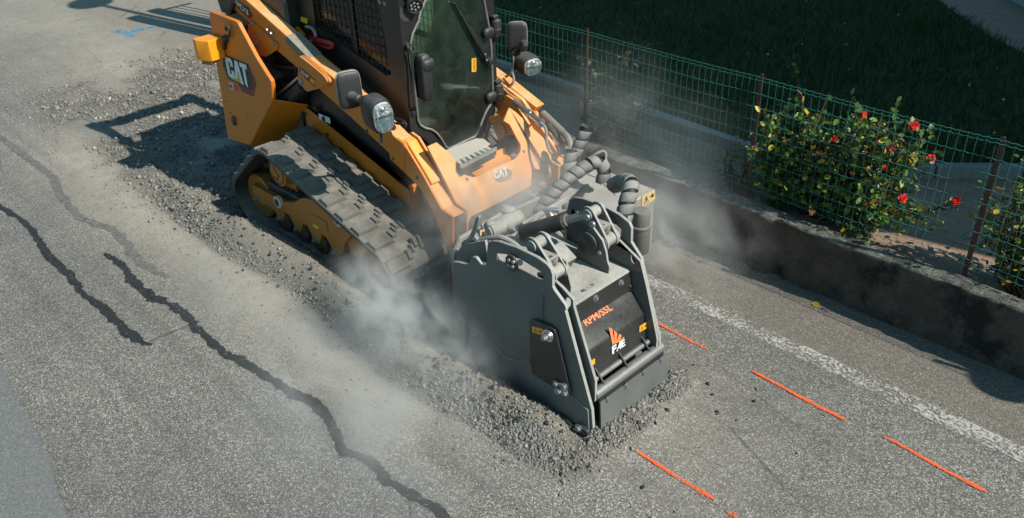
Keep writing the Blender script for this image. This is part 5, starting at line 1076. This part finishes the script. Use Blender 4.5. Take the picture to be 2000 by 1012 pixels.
# slot cover with four bolts
c0 = at(*z6(664, 318), 1, RY-.012); oc = [c0+Vector((.052*math.cos(a)*.95, 0, .055*math.sin(a))) for a in np.linspace(.4, 6.683, 9)[:-1]]
SC = MB().plate(oc, (0, -1, 0), .014).build('slot_block', 'black', RP, .003)
for q in [(632, 292), (673, 312), (630, 342), (668, 358)]: MB().lathe(at(*z6(*q), 1, RY-.026), NY, [(0, .013), (.008, .012), (.012, .006)], 12).build('bolt', 'bolt', SC)
MB().cyl(at(*z6(735, 320), 1, RY+.02), at(*z6(735, 320), 1, RY-.004), .018, 14).build('guide_roller', 'dusty', RP)
# second plate just inside, with its oval hole
ip = [z6(*q) for q in [(900, 420), (1065, 490), (1150, 565), (1262, 690)]]+[z5(*q) for q in [(450, 0), (608, 545), (607, 690), (592, 702), (560, 690), (330, 300)]]
ov = at(*z6(1206, 715), 1, 2.955); ovh = [ov+Vector((.032*math.cos(a)*.6+.014*math.sin(a), 0, .036*math.sin(a)-.012*math.cos(a))) for a in np.linspace(0, 6.283, 17)[:-1]]
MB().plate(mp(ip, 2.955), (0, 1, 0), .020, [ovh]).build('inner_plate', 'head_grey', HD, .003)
# left plates
lp = [(1106, 413), (1112, 390), (1121, 386), (1137, 388), (1173, 400), (1208, 419), (1228, 435), (1233, 446), (1232, 473), (1237, 481), (1252, 505), (1256, 524), (1287, 660), (1288, 690), (1270, 700), (1190, 640), (1106, 560)]
lh1 = [(1190, 434), (1204, 440), (1214, 449), (1216, 458), (1212, 463), (1203, 460), (1192, 450)]; lh2 = [(1124, 410), (1140, 414), (1136, 424), (1124, 420)]
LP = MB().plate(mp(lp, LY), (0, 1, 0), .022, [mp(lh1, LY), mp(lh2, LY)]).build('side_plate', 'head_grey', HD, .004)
ip2 = [(1120, 430), (1150, 436), (1195, 456), (1250, 511), (1262, 560), (1283, 664), (1280, 690), (1190, 640), (1106, 560)]
ov2 = at(1236, 507, 1, LY-.03); ovh2 = [ov2+Vector((.020*math.cos(a)+.01*math.sin(a), 0, .030*math.sin(a)-.018*math.cos(a))) for a in np.linspace(0, 6.283, 15)[:-1]]
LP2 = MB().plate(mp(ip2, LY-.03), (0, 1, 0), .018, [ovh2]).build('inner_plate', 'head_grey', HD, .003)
s4 = mp([(1241, 522), (1251, 521), (1253, 530), (1243, 532)], LY-.034); mb = MB(); flat(mb, s4, NY, 0); mb.build('warning_sticker', plain('brown_sticker', (.28, .12, .04), .6), LP2, recalc=False)
# body between the plates: deck, bolted strip, hood panel, ribs, bars, flap
Y0, Y1 = 2.978, LY-.032
def bodyp(poly, y0=Y0, y1=Y1): return MB().plate(xz(poly, y0), (0, 1, 0), y1-y0)
DK = bodyp([(-3.5, .79), (-2.71, .782), (-2.695, .774), (-2.695, .752), (-3.5, .75)]).build('deck', 'dusty', HD, .003)
US = bodyp([(-2.692, .77), (-2.672, .655), (-2.688, .655), (-2.708, .765)], Y0+.003, Y1-.003).build('bolted_strip', 'head_black', HD, .002)
US_n = Vector((.985, 0, .17))
for q in [(290, 472), (518, 332)]: p = on(*z4(*q), (-2.682, 0, .71), US_n); bolt(US, p, US_n, .014, .014)
for q in [(183, 405), (262, 355), (150, 128)]: MB().lathe(on(*z4(*q), (0, 0, .785), (0, 0, 1)), (0, 0, 1), [(0, .012), (.006, .010)], 10).build('bolt', 'bolt', DK)
MB().bar(on(*z4(195, 398), (0, 0, .788), (0, 0, 1)), on(*z4(250, 360), (0, 0, .788), (0, 0, 1)), .02, .006).build('tab', 'dusty', DK)
HDP = bodyp([(-2.684, .655), (-2.572, .525), (-2.538, .315), (-2.56, .315), (-2.60, .52), (-2.70, .64)], Y0+.006, Y1-.006).build('hood_panel', 'head_black', HD, .012)
n1_ = Vector((.130, 0, .112)).normalized(); n2_ = Vector((.210, 0, .034)).normalized(); P1 = (-2.628, 0, .590); P2_ = (-2.555, 0, .42)
o_, u_, v_ = (on(*z4(*q), P1, n1_) for q in [(204, 726), (443, 575), (165, 668)]); text('model_text', 'RPM/SSL', o_, u_-o_, v_-o_, n1_, 'print_orange', HDP, .022, th=.004)
for bl in [[(405, 730), (434, 744), (457, 868), (438, 896)], [(452, 760), (480, 785), (474, 864), (458, 889)], [(497, 788), (521, 806), (492, 864), (472, 874)], [(541, 815), (541, 830), (502, 862), (488, 858)]]:
    mb = MB(); flat(mb, [on(*z4(*q), P2_, n2_) for q in bl], n2_, .005); mb.build('emblem_blade', 'print_orange', HDP, recalc=False)
for i, (a, b, c) in enumerate([((436, 974), (475, 948), (432, 906)), ((472, 950), (514, 922), (487, 868)), ((519, 917), (552, 893), (512, 858))]):
    o_, u_, v_ = (on(*z4(*q), P2_, n2_) for q in (a, b, c)); text('maker_letter', 'FAE'[i], o_, u_-o_, v_-o_, n2_, 'white', HDP, .04, th=.005)
s4 = [on(*z4(*q), P2_, n2_)+n2_*.004 for q in [(680, 778), (750, 738), (748, 680), (682, 722)]]; mb = MB(); flat(mb, s4, n2_, 0); sk = mb.build('warning_sticker', 'sticker', HDP, recalc=False); warn(HDP, s4[0], s4[1]-s4[0], s4[3]-s4[0], n2_)
s4 = [on(*z5(*q), P2_, n2_)+n2_*.004 for q in [(568, 436), (604, 412), (602, 372), (566, 398)]]; mb = MB(); flat(mb, s4, n2_, 0); mb.build('warning_sticker', 'sticker', HDP, recalc=False)
for yk in (3.05, 3.26, 3.47): MB().plate(xz([(-2.555, .40), (-2.475, .315), (-2.55, .30)], yk), (0, 1, 0), .010).build('gusset', 'head_black', HD)
MB().cyl((-2.535, Y0, .335), (-2.535, LY+.05, .335), .018, 14).build('hinge_rod', 'barsteel', HD)
BR = MB().cyl((-2.488, Y0-.01, .285), (-2.488, LY+.03, .285), .034, 22).build('front_bar', 'barsteel', HD)
bodyp([(-2.52, .30), (-2.462, .265), (-2.458, .215), (-2.47, .215), (-2.52, .27)], Y0+.01, LY+.03).build('clamp_strip', 'head_black', HD, .002)
mb = MB(); ns = 14
for i in range(ns+1):
    y = Y0+.012+(LY+.045-Y0)*i/ns; w_ = .008*math.sin(i*1.1)+.005*math.sin(i*2.7)
    mb.v += [(-2.452, y, .232), (-2.446+w_*.4, y, .12), (-2.440+w_, y, .022+.012*noise.noise(Vector((i*.7, 0, 0)))), (-2.464, y, .232), (-2.458+w_*.4, y, .12), (-2.452+w_, y, .022)]
for i in range(ns):
    for k in range(6): a, b = i*6+[0, 1, 2, 5, 4, 3][k], i*6+[0, 1, 2, 5, 4, 3][(k+1) % 6]; mb.f.append((a, b, b+6, a+6)); mb.mi.append(0)
mb.f += [(0, 3, 4, 1), (1, 4, 5, 2), tuple(ns*6+k for k in (0, 1, 4, 3)), tuple(ns*6+k for k in (1, 2, 5, 4))]; mb.mi += [0]*4
FLP = mb.build('rubber_flap', 'flap', HD, ang=60)
for yk in np.linspace(Y0+.07, LY-.01, 4): bolt(FLP, (-2.452, yk, .225), PX, .013, .014)
bodyp([(-3.3, .75), (-2.72, .70), (-2.62, .30), (-2.60, .12), (-3.3, .12)], Y0+.02, Y1-.02).build('drum_housing', 'head_black', HD)
# slotted handle plate beside the hood
hq = [z4(*q) for q in [(548, 300), (600, 345), (615, 365), (600, 480), (570, 575), (555, 560), (552, 400)]]; hh = [z4(*q) for q in [(572, 375), (588, 380), (580, 500), (568, 545), (566, 480)]]
MB().plate(mp(hq, LY-.05), (0, -1, 0), .012, [mp(hh, LY-.05)]).build('slotted_bracket', 'black', HD)
# links, brackets, depth cylinder
def capsule(a, b, r, y, th, mat, par, rb=None, hole=0):
    a, b = Vector((a[0], 0, a[1])), Vector((b[0], 0, b[1])); an = math.atan2((b-a).z, (b-a).x); rb = rb or r; pts = []
    for k in range(9): t_ = an+math.pi/2+math.pi*k/8; pts.append((a.x+r*math.cos(t_), a.z+r*math.sin(t_)))
    for k in range(9): t_ = an-math.pi/2+math.pi*k/8; pts.append((b.x+rb*math.cos(t_), b.z+rb*math.sin(t_)))
    return MB().plate(xz(pts, y), (0, 1, 0), th).build('link', mat, par, .003)
for (ta, tb, y) in (((-2.955, 1.085), (-2.825, .955), 2.965), ((-2.945, 1.10), (-2.835, .955), 3.42)):
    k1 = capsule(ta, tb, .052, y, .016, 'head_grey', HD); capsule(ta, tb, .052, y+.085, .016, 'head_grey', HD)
    MB().cyl((ta[0], y-.01, ta[1]), (ta[0], y+.12, ta[1]), .036, 18).build('pin', 'dusty', k1); MB().cyl((tb[0], y-.004, tb[1]), (tb[0], y+.12, tb[1]), .044, 20).build('pin', 'dusty', k1)
    a3, b3 = Vector((ta[0], y+.012, ta[1])), Vector((tb[0], y+.012, tb[1])); MB().box(a3.lerp(b3, .25)-Vector((.025, 0, .012)), a3.lerp(b3, .75)+Vector((.025, .075, .012))).build('link_web', 'dusty', k1, .003)
    o_ = Vector((ta[0]*.45+tb[0]*.55+.020, y+.02, ta[1]*.45+tb[1]*.55+.030)); d_ = (b3-a3).normalized(); text('weight_mark', '4 kg', o_, d_*.07, Vector((0, .035, 0)), Vector((.66, 0, .75)), 'decal_black', k1, .01, th=.012)
lb = MB().plate(mp([z_(q) for z_, q in []] or [(1120, 505), (1134, 470), (1147, 450), (1158, 445), (1176, 470), (1183, 492), (1186, 512), (1190, 522), (1187, 546), (1150, 528)], 3.40), (0, 1, 0), .016).build('cylinder_bracket', 'head_grey', HD, .003)
for q in [(1157, 492), (1172, 493)]: bolt(lb, at(*q, 1, 3.40), NY, .013, .012)
pc = at(1148, 475, 1, 3.395); MB().lathe(pc, NY, [(0, .075), (.012, .075), (.02, .06)], 24).build('pivot_disc', 'black', lb)
MB().plate(mp([(1089, 507), (1098, 505), (1106, 512), (1107, 529), (1115, 561), (1113, 584), (1081, 547)], 3.06), (0, 1, 0), .016).build('link_bracket', 'head_grey', HD, .003)
bx = on(1100, 500, (0, 0, .86), (0, 0, 1)); MB().box((bx.x-.09, bx.y-.045, .78), (bx.x+.05, bx.y+.045, .90), Matrix.Rotation(R(28), 3, 'Y')).build('deck_block', 'dusty', HD, .006)
a, b = Vector((-3.36, 3.30, .87)), Vector((-2.955, 3.43, 1.095)); mb = MB(); mb.cyl(a, a.lerp(b, .66), .050, 18); mb.build('depth_cylinder', 'black', HD); mb = MB(); mb.cyl(a.lerp(b, .66), b, .026, 14); mb.cyl(a.lerp(b, .64), a.lerp(b, .70), .040, 18); mb.build('cylinder_rod', 'barsteel', HD)
for q in [(588, 432), (660, 525)]: p = at(*zc(1060, 360, 6.748)(*q), 1, 3.405); MB().lathe(p, NY, [(0, .022), (.012, .020), (.016, .010)], 14).build('bolt', 'bolt', HD)
# ---- coupler end with its hydraulics
MB().plate([Vector((-3.66, a, b)) for a, b in [(2.98, .12), (2.98, .72), (3.05, .82), (3.4, .84), (4.2, .80), (4.2, .12)]], (-1, 0, 0), .03).build('coupler_plate', 'dusty', HD, .004)
MB().plate(mp([z9(*q) for q in [(365, 285), (370, 330), (330, 480), (290, 560), (90, 820), (20, 890), (15, 850), (90, 750), (250, 540), (300, 420), (330, 310)]], 3.0), (0, 1, 0), .02).build('coupler_cheek', 'dusty', HD, .003)
MB().plate(mp([(886, 500), (905, 478), (947, 470), (955, 515), (940, 560), (886, 560)], 2.99), (0, 1, 0), .02).build('hanger_plate', 'head_grey', HD, .003)
z0 = .80; a, b = on(*z9(500, 490), (0, 0, z0), (0, 0, 1)), on(*z9(900, 300), (0, 0, z0), (0, 0, 1)); mb = MB(); mb.cyl(a, b, .058, 22); mb.cyl(b, b+(b-a)*.06, .040, 18); mb.cyl(a-(b-a)*.05, a, .045, 18); mb.build('shift_cylinder', 'dusty', HD)
a2, b2 = on(*z9(390, 400), (0, 0, .84), (0, 0, 1)), on(*z9(650, 240), (0, 0, .84), (0, 0, 1)); MB().plate([a2, b2, b2+Vector((.05, .03, -.15)), a2+Vector((.10, .0, -.18))], (.7, 0, .7), .02).build('coupler_hood', 'dusty', HD, .006)
for q, r, h in [((520, 425), .028, .04), ((715, 215), .025, .04), ((765, 250), .045, .05)]: MB().lathe(on(*z9(*q), (0, 0, .83), (0, 0, 1)), (0, 0, 1), [(-.05, r), (h*.7, r), (h, r*.6)], 14).build('fitting', 'dusty', HD)
mb = MB(); p = on(*z9(350, 590), (0, 0, .72), (0, 0, 1)); mb.superell(p, Vector((.06, 0, 0)), Vector((0, .06, 0)), Vector((0, 0, .06)), .7, 16, 10); mb.cyl(p, p+Vector((.10, .05, .0)), .04, 14); mb.build('valve_block', 'dusty', HD)
p = on(*z9(455, 560), (0, 0, .78), (0, 0, 1)); mb = MB(); mb.lathe(p+Vector((-.02, -.02, 0)), (.3, -.9, .2), [(0, .055), (.03, .055), (.03, .03), (.08, .028)], 18); mb.build('motor_flange', 'black', HD)
for q in [(455, 625), (600, 545), (620, 580)]: mb = MB(); p = on(*z9(*q), (0, 0, .76), (0, 0, 1)); mb.superell(p, Vector((.026, 0, 0)), Vector((0, .026, 0)), Vector((0, 0, .03)), .6, 10, 8); mb.build('fitting', 'steel', HD)
c0 = on(*z9(770, 590), (0, 0, .72), (0, 0, 1)); mb = MB(); mb.tube(curve([c0+Vector((-.02+.085*math.cos(t_)*.8, .085*math.cos(t_)*.6, .085*math.sin(t_))) for t_ in np.linspace(3.3, -.3, 9)], 4), .022, 9); mb.build('hose', 'hose', HD); MB().lathe(c0, (.8, -.5, .3), [(0, .035), (.03, .03), (.05, .015)], 14).build('fitting', 'dusty', HD)
for l4 in ([(385, 470), (452, 455), (448, 515), (388, 550)], [(135, 780), (200, 745), (198, 815), (150, 845)], [(838, 440), (885, 415), (910, 510), (870, 525)]):
    pts = [on(*z9(*q), (-3.45 if l4[0][0] > 800 else -3.52, 0, 0), (1, 0, .1)) for q in l4]; mb = MB(); flat(mb, pts, PX, 0); mb.build('warning_sticker', 'sticker_dusty', HD, recalc=False)
MB().plate(mp([z6(*q) for q in [(80, 330), (150, 300), (230, 300), (300, 250), (350, 330), (330, 360), (200, 360)]], 3.02), (0, 1, 0), .03).build('bracket', 'dusty', HD, .003)
mb = MB(); a, b = on(1022, 436, (0, 0, .86), (0, 0, 1)), on(1136, 369, (0, 0, .86), (0, 0, 1)); dn = Vector((.03, 0, -.16)); mb.add([a, b, b+dn, a+dn, a+Vector((-.02, 0, 0)), b+Vector((-.02, 0, 0)), b+dn+Vector((-.02, 0, 0)), a+dn+Vector((-.02, 0, 0))], [(0, 1, 2, 3), (7, 6, 5, 4), (0, 4, 5, 1), (2, 6, 7, 3), (1, 5, 6, 2), (3, 7, 4, 0)]); mb.build('cross_frame', 'dusty', HD, .003)
mb = MB(); mb.tube(curve([on(*z9(*q), (0, 0, .84), (0, 0, 1)) for q in [(940, 590), (1010, 480), (1100, 340), (1200, 255), (1290, 210)]], 6), .020, 9); mb.build('braided_hose', 'hose', HD)
mb = MB(); p = on(*z9(1300, 205), (0, 0, .86), (0, 0, 1)); mb.bar(p+Vector((-.05, -.05, 0)), p+Vector((.05, .04, 0)), .03, .03); mb.bar(p, p+Vector((.05, .0, -.06)), .025, .025); mb.build('fitting', 'steel', HD, .004)
mb = MB(); mb.bar((-3.34, 3.02, .60), (-3.34, 3.5, .60), .10, .12); mb.bar((-3.52, 3.02, .45), (-3.52, 3.9, .45), .12, .3); mb.build('mounting_beam', 'head_grey', HD, .006)
MB().plate([Vector((-3.40, a, b)) for a, b in [(3.06, .60), (3.06, .78), (3.5, .80), (3.5, .60)]], (1, 0, 0), .02).build('shield', 'dusty', HD, .003)
random.seed(3)
for k in range(7):
    a = Vector((random.uniform(-3.62, -3.4), random.uniform(3.05, 3.8), random.uniform(.74, .84))); b = Vector((random.uniform(-3.6, -3.3), a.y+random.uniform(.12, .35), random.uniform(.66, .82)))
    mb = MB(); mb.tube(curve([a, a.lerp(b, .35)+Vector((.05, 0, .07)), a.lerp(b, .7)+Vector((.03, 0, .05)), b], 6), random.choice((.012, .016, .02)), 8); mb.build('hose', random.choice(('hose', 'dusty', 'hosedark')), HD)
    mb = MB(); mb.lathe(a, (random.uniform(-1, 1), random.uniform(-1, 1), .6), [(-.02, .022), (.02, .022), (.022, .03), (.04, .03), (.045, .012)], 8); mb.build('fitting', random.choice(('dusty', 'bolt')), HD)
# ---- tank box on the far side with its canister
TB = MB().box((-3.78, 3.78, .28), (-3.20, 4.42, .795)).build('tank_box', 'dusty', HD, .008)
s4 = [at(*q, 0, -3.197) for q in [(1254, 404), (1279, 389), (1279, 370), (1254, 383)]]; mb = MB(); flat(mb, s4, PX, .001); sk = mb.build('warning_sticker', 'sticker_dusty', TB, recalc=False); warn(TB, s4[0]+PX*.002, s4[1]-s4[0], s4[3]-s4[0], PX)
dv_ = [on(*q, (0, 0, .80), (0, 0, 1)) for q in [(1167, 348), (1203, 382), (1222, 368)]]; apx = on(1185, 325, (dv_[0].x-.10, 0, 0), (1, 0, 0))
mb = MB(); mb.add([dv_[0], dv_[1], dv_[2], apx, apx+Vector((-.02, 0, -.05)), dv_[0]+Vector((-.16, 0, 0)), dv_[2]+Vector((-.2, 0, 0))], [(0, 1, 3), (1, 2, 3), (0, 3, 4, 5), (2, 6, 4, 3), (0, 5, 6, 2, 1)]); mb.build('deflector', 'dusty', TB, .004)
c0 = at(1250, 490, 0, -3.10); tp_ = at(1252, 412, 0, -3.10); mb = MB(); H_ = tp_.z-c0.z; mb.lathe((-3.10, (c0.y+tp_.y)/2, c0.z), (0, 0, 1), [(0, .060), (.01, .066), (H_*.60, .066), (H_*.62, .072), (H_*.66, .072), (H_*.68, .060), (H_*.94, .060), (H_, .055), (H_+.004, .03)], 26); mb.build('canister', 'head_grey', HD)
MB().box((-3.2, c0.y-.05, c0.z+.05), (-3.14, c0.y+.05, c0.z+.12)).build('canister_bracket', 'head_grey', HD, .004)
# ---- spiral guarded hoses
def spiral_hose(pts, r, pitch=.068, fill=.90, nm='guarded_hose'):
    c = curve(pts, 14); L = [0]
    for a, b in zip(c[:-1], c[1:]): L.append(L[-1]+(b-a).length)
    N = int(L[-1]/pitch*18); j = 0; fr_ = []; prev = None
    for i in range(N+1):
        s_ = L[-1]*i/N
        while j < len(L)-2 and L[j+1] < s_: j += 1
        t_ = (s_-L[j])/(L[j+1]-L[j]+1e-9); p = c[j].lerp(c[j+1], t_); d = (c[j+1]-c[j]).normalized(); d0 = (c[j]-c[max(j-1, 0)]).normalized() if j else d; d = d0.lerp(d, .5+.5*t_).normalized()
        if prev is None: u = d.orthogonal().normalized()
        else: u = (prev-d*prev.dot(d)).normalized()
        prev = u; fr_.append((p, d, u, d.cross(u)))
    core = MB(); core.tube([f[0] for f in fr_[::6]], r*.86, 14); ob = core.build(nm, 'hosedark', HD)
    mb = MB(); vs = []
    for i, (p, d, u, v) in enumerate(fr_):
        a = 6.283*i/18; rd = u*math.cos(a)+v*math.sin(a); h = pitch*fill/2
        for k, rr in ((-h, r*.97), (-h*.7, r*1.04), (h*.7, r*1.0), (h, r*.92)): vs.append(p+d*k+rd*rr)
    fs = []
    for i in range(len(fr_)-1):
        for k in range(3): a = i*4+k; fs.append((a, a+1, a+5, a+4))
    mb.add(vs, fs); mb.build('spiral_guard', 'hose', ob, recalc=False); return ob
spiral_hose([at(1146, 250, 1, 4.40), at(1136, 272, 1, 4.36), at(1126, 295, 1, 4.32), at(1118, 312, 1, 4.28)], .046)
spiral_hose([at(1116, 292, 1, 4.25), at(1113, 315, 1, 4.22), at(1111, 338, 1, 4.19), at(1112, 362, 1, 4.15)], .047)
spiral_hose([at(1050, 418, 1, 3.72), at(1062, 402, 1, 3.76), at(1085, 374, 1, 3.84), at(1112, 348, 1, 3.94), at(1140, 328, 1, 4.04), at(1160, 318, 1, 4.10), at(1174, 321, 1, 4.14), at(1180, 336, 1, 4.14), at(1176, 356, 1, 4.12)], .047)
spiral_hose([at(1200, 362, 1, 3.98), at(1216, 355, 1, 3.92), at(1230, 358, 1, 3.86), at(1230, 375, 1, 3.80), at(1223, 402, 1, 3.74), at(1218, 430, 1, 3.70)], .052)
MB().tube(curve([at(1150, 310, 1, 4.12), at(1166, 300, 1, 4.16), at(1178, 296, 1, 4.2), at(1183, 303, 1, 4.2), at(1182, 325, 1, 4.18)], 5), .012, 8).build('guard_pipe', 'hose', HD)
MB().plate([at(*q, 0, -3.82) for q in [(1128, 330), (1168, 345), (1180, 330), (1180, 370), (1130, 380)]], (-1, 0, 0), .02).build('backing_plate', 'head_black', HD)

# ================================================================== OPERATOR (seated in the cab)
def person(label, base, J, rad, edges, mats, root):
    names = list(J); me = bpy.data.meshes.new('person'); me.from_pydata([J[n] for n in names], [(names.index(a), names.index(b)) for a, b in edges], [])
    o = bpy.data.objects.new('person', me); C.objects.link(o); o.modifiers.new('skin', 'SKIN'); me.skin_vertices or bpy.ops.object
    if not me.skin_vertices: me.attributes
    sk = me.skin_vertices[0].data
    for i, n in enumerate(names): sk[i].radius = (rad[n], rad[n]); sk[i].use_root = (n == root)
    s_ = o.modifiers.new('sub', 'SUBSURF'); s_.levels = s_.render_levels = 2
    return o
J = {}; Rd = {}; Ed = []
def jn(n, p, r, par=None):
    J[n] = p; Rd[n] = r
    if par: Ed.append((par, n))
PXo, PYo, PZo = -5.50, 3.90, 1.05
jn('pelvis', (PXo, PYo, PZo), .13); jn('waist', (PXo-.03, PYo, PZo+.20), .13, 'pelvis'); jn('chest', (PXo-.02, PYo, PZo+.40), .15, 'waist'); jn('neck', (PXo+.03, PYo, PZo+.56), .055, 'chest'); jn('chin', (PXo+.06, PYo, PZo+.65), .075, 'neck'); jn('head', (PXo+.06, PYo, PZo+.75), .095, 'chin'); jn('crown', (PXo+.05, PYo, PZo+.82), .07, 'head')
for s, sd in ((-1, 'r'), (1, 'l')):
    jn('sh'+sd, (PXo, PYo+s*.19, PZo+.46), .065, 'chest'); jn('el'+sd, (PXo+.08, PYo+s*.27, PZo+.20), .048, 'sh'+sd); jn('wr'+sd, (PXo+.32, PYo+s*.28, PZo+.19), .032, 'el'+sd); jn('pa'+sd, (PXo+.385, PYo+s*.285, PZo+.20), .034, 'wr'+sd)
    for k in range(4): jn(f'f{k}'+sd, (PXo+.43, PYo+s*(.262+.017*k), PZo+.195), .009, 'pa'+sd); jn(f'g{k}'+sd, (PXo+.45-.004*k, PYo+s*(.262+.017*k), PZo+.165), .008, f'f{k}'+sd)
    jn('th'+sd, (PXo+.40, PYo+s*.252, PZo+.185), .010, 'pa'+sd)
    jn('hp'+sd, (PXo+.06, PYo+s*.10, PZo-.01), .105, 'pelvis'); jn('kn'+sd, (PXo+.46, PYo+s*.14, PZo+.03), .072, 'hp'+sd); jn('an'+sd, (PXo+.50, PYo+s*.13, PZo-.30), .046, 'kn'+sd); jn('toe'+sd, (PXo+.66, PYo+s*.14, PZo-.33), .042, 'an'+sd)
po = person('x', None, J, Rd, Ed, None, 'pelvis')
bpy.context.view_layer.update()
me = bpy.data.meshes.new_from_object(po.evaluated_get(bpy.context.evaluated_depsgraph_get())); bpy.data.objects.remove(po)
for k in ('jacket', 'jeans', 'skin', 'plastic'): me.materials.append(M[k])
for p in me.polygons:
    c = p.center; x, z = c.x-PXo, c.z-PZo; far_ = abs(c.y-PYo) > .2
    p.material_index = 2 if (z > .53 and abs(c.y-PYo) < .13) or (x > .29 and z > .13 and far_) else 3 if z < -.26 else 1 if z < .12 and not (far_ and z > .1) else 0
    p.use_smooth = True
# face: nose, brow, eyes
po = bpy.data.objects.new('person', me); C.objects.link(po); po['_b'] = (0, 0, 0); tag(po, 'person in dark work jacket and jeans seated inside the cab at the joysticks', 'person')
hc = Vector((PXo+.06, PYo, PZo+.735))
mb = MB(); mb.superell(hc+Vector((-.012, 0, .035)), Vector((.105, 0, 0)), Vector((0, .094, 0)), Vector((0, 0, .085)), 1, 18, 12); mb.build('hair', 'hair', po)
mb = MB(); mb.superell(hc+Vector((.10, 0, -.02)), Vector((.022, 0, 0)), Vector((0, .014, 0)), Vector((0, 0, .028)), .9, 10, 8); mb.build('nose', 'skin', po)
for s in (-1, 1):
    mb = MB(); mb.superell(hc+Vector((.088, s*.034, .005)), Vector((.010, 0, 0)), Vector((0, .014, 0)), Vector((0, 0, .008)), 1, 10, 6); mb.build('eye', 'white', po)
    mb = MB(); mb.superell(hc+Vector((.0, s*.095, -.01)), Vector((.02, 0, 0)), Vector((0, .010, 0)), Vector((0, 0, .03)), .9, 10, 6); mb.build('ear', 'skin', po)
mb = MB(); mb.superell(hc+Vector((.082, 0, -.062)), Vector((.008, 0, 0)), Vector((0, .024, 0)), Vector((0, 0, .006)), 1, 10, 6); mb.build('mouth', 'decal_red', po)

# ================================================================== DUST (volumes)
def dust(c, rad, dens, seed, sc_=3.0, lo=.36, hi=.62):
    bm = bmesh.new(); bmesh.ops.create_icosphere(bm, subdivisions=3, radius=1); me = bpy.data.meshes.new('dust_cloud'); bm.to_mesh(me); bm.free()
    o = bpy.data.objects.new('dust_cloud', me); o.location = c; o.scale = rad; C.objects.link(o)
    m_ = bpy.data.materials.new('drifting_dust'); m_.use_nodes = True; nt_ = m_.node_tree; nt_.nodes.clear(); N = lambda k: nt_.nodes.new('ShaderNode'+k); Lk = nt_.links.new
    out = N('OutputMaterial'); pv = N('VolumePrincipled'); pv.inputs['Color'].default_value = (.94, .95, .94, 1); pv.inputs['Anisotropy'].default_value = .15; Lk(pv.outputs[0], out.inputs['Volume'])
    tc = N('TexCoord'); ln = N('VectorMath'); ln.operation = 'LENGTH'; Lk(tc.outputs['Object'], ln.inputs[0])
    fo = N('MapRange'); fo.interpolation_type = 'SMOOTHSTEP'; fo.inputs[1].default_value = 1.0; fo.inputs[2].default_value = .0; fo.inputs[3].default_value = 0; fo.inputs[4].default_value = 1; Lk(ln.outputs['Value'], fo.inputs[0])
    ge = N('NewGeometry'); mp_ = N('Mapping'); mp_.inputs['Rotation'].default_value = (.35, .5, .3); mp_.inputs['Scale'].default_value = (.75, 1.15, .85); mp_.inputs['Location'].default_value = (seed*3.7, seed*1.3, 0); Lk(ge.outputs['Position'], mp_.inputs[0])
    nz = N('TexNoise'); nz.inputs['Scale'].default_value = sc_; nz.inputs['Detail'].default_value = 7; nz.inputs['Roughness'].default_value = .55; nz.inputs['Distortion'].default_value = 1.1; Lk(mp_.outputs[0], nz.inputs['Vector'])
    rp_ = N('MapRange'); rp_.inputs[1].default_value = lo; rp_.inputs[2].default_value = hi; Lk(nz.outputs['Fac'], rp_.inputs[0])
    a = N('Math'); a.operation = 'MULTIPLY'; Lk(fo.outputs[0], a.inputs[0]); Lk(rp_.outputs[0], a.inputs[1])
    b = N('Math'); b.operation = 'MULTIPLY'; b.inputs[1].default_value = dens; Lk(a.outputs[0], b.inputs[0]); Lk(b.outputs[0], pv.inputs['Density'])
    me.materials.append(m_); tag(o, kind='stuff'); return o
dust((-4.05, 2.72, .30), (.66, .42, .50), 8.5, 1, 5.0, .43, .70)
dust((-3.60, 2.64, .28), (.78, .34, .52), 7.5, 2, 4.6, .42, .70)
dust((-3.50, 2.05, .12), (1.5, .9, .30), 2.3, 3, 2.2, .36, .68)
dust((-3.80, 3.60, .78), (.75, .9, .60), 3.4, 4, 3.4, .38, .66)
dust((-3.40, 4.60, .36), (1.15, .75, .62), 2.8, 5, 2.8, .42, .70)
dust((-3.90, 5.00, .80), (1.3, .8, .8), .6, 6, 1.9, .40, .70)
dust((-5.0, 2.25, .10), (1.5, .55, .20), 1.8, 7, 2.0, .36, .66)
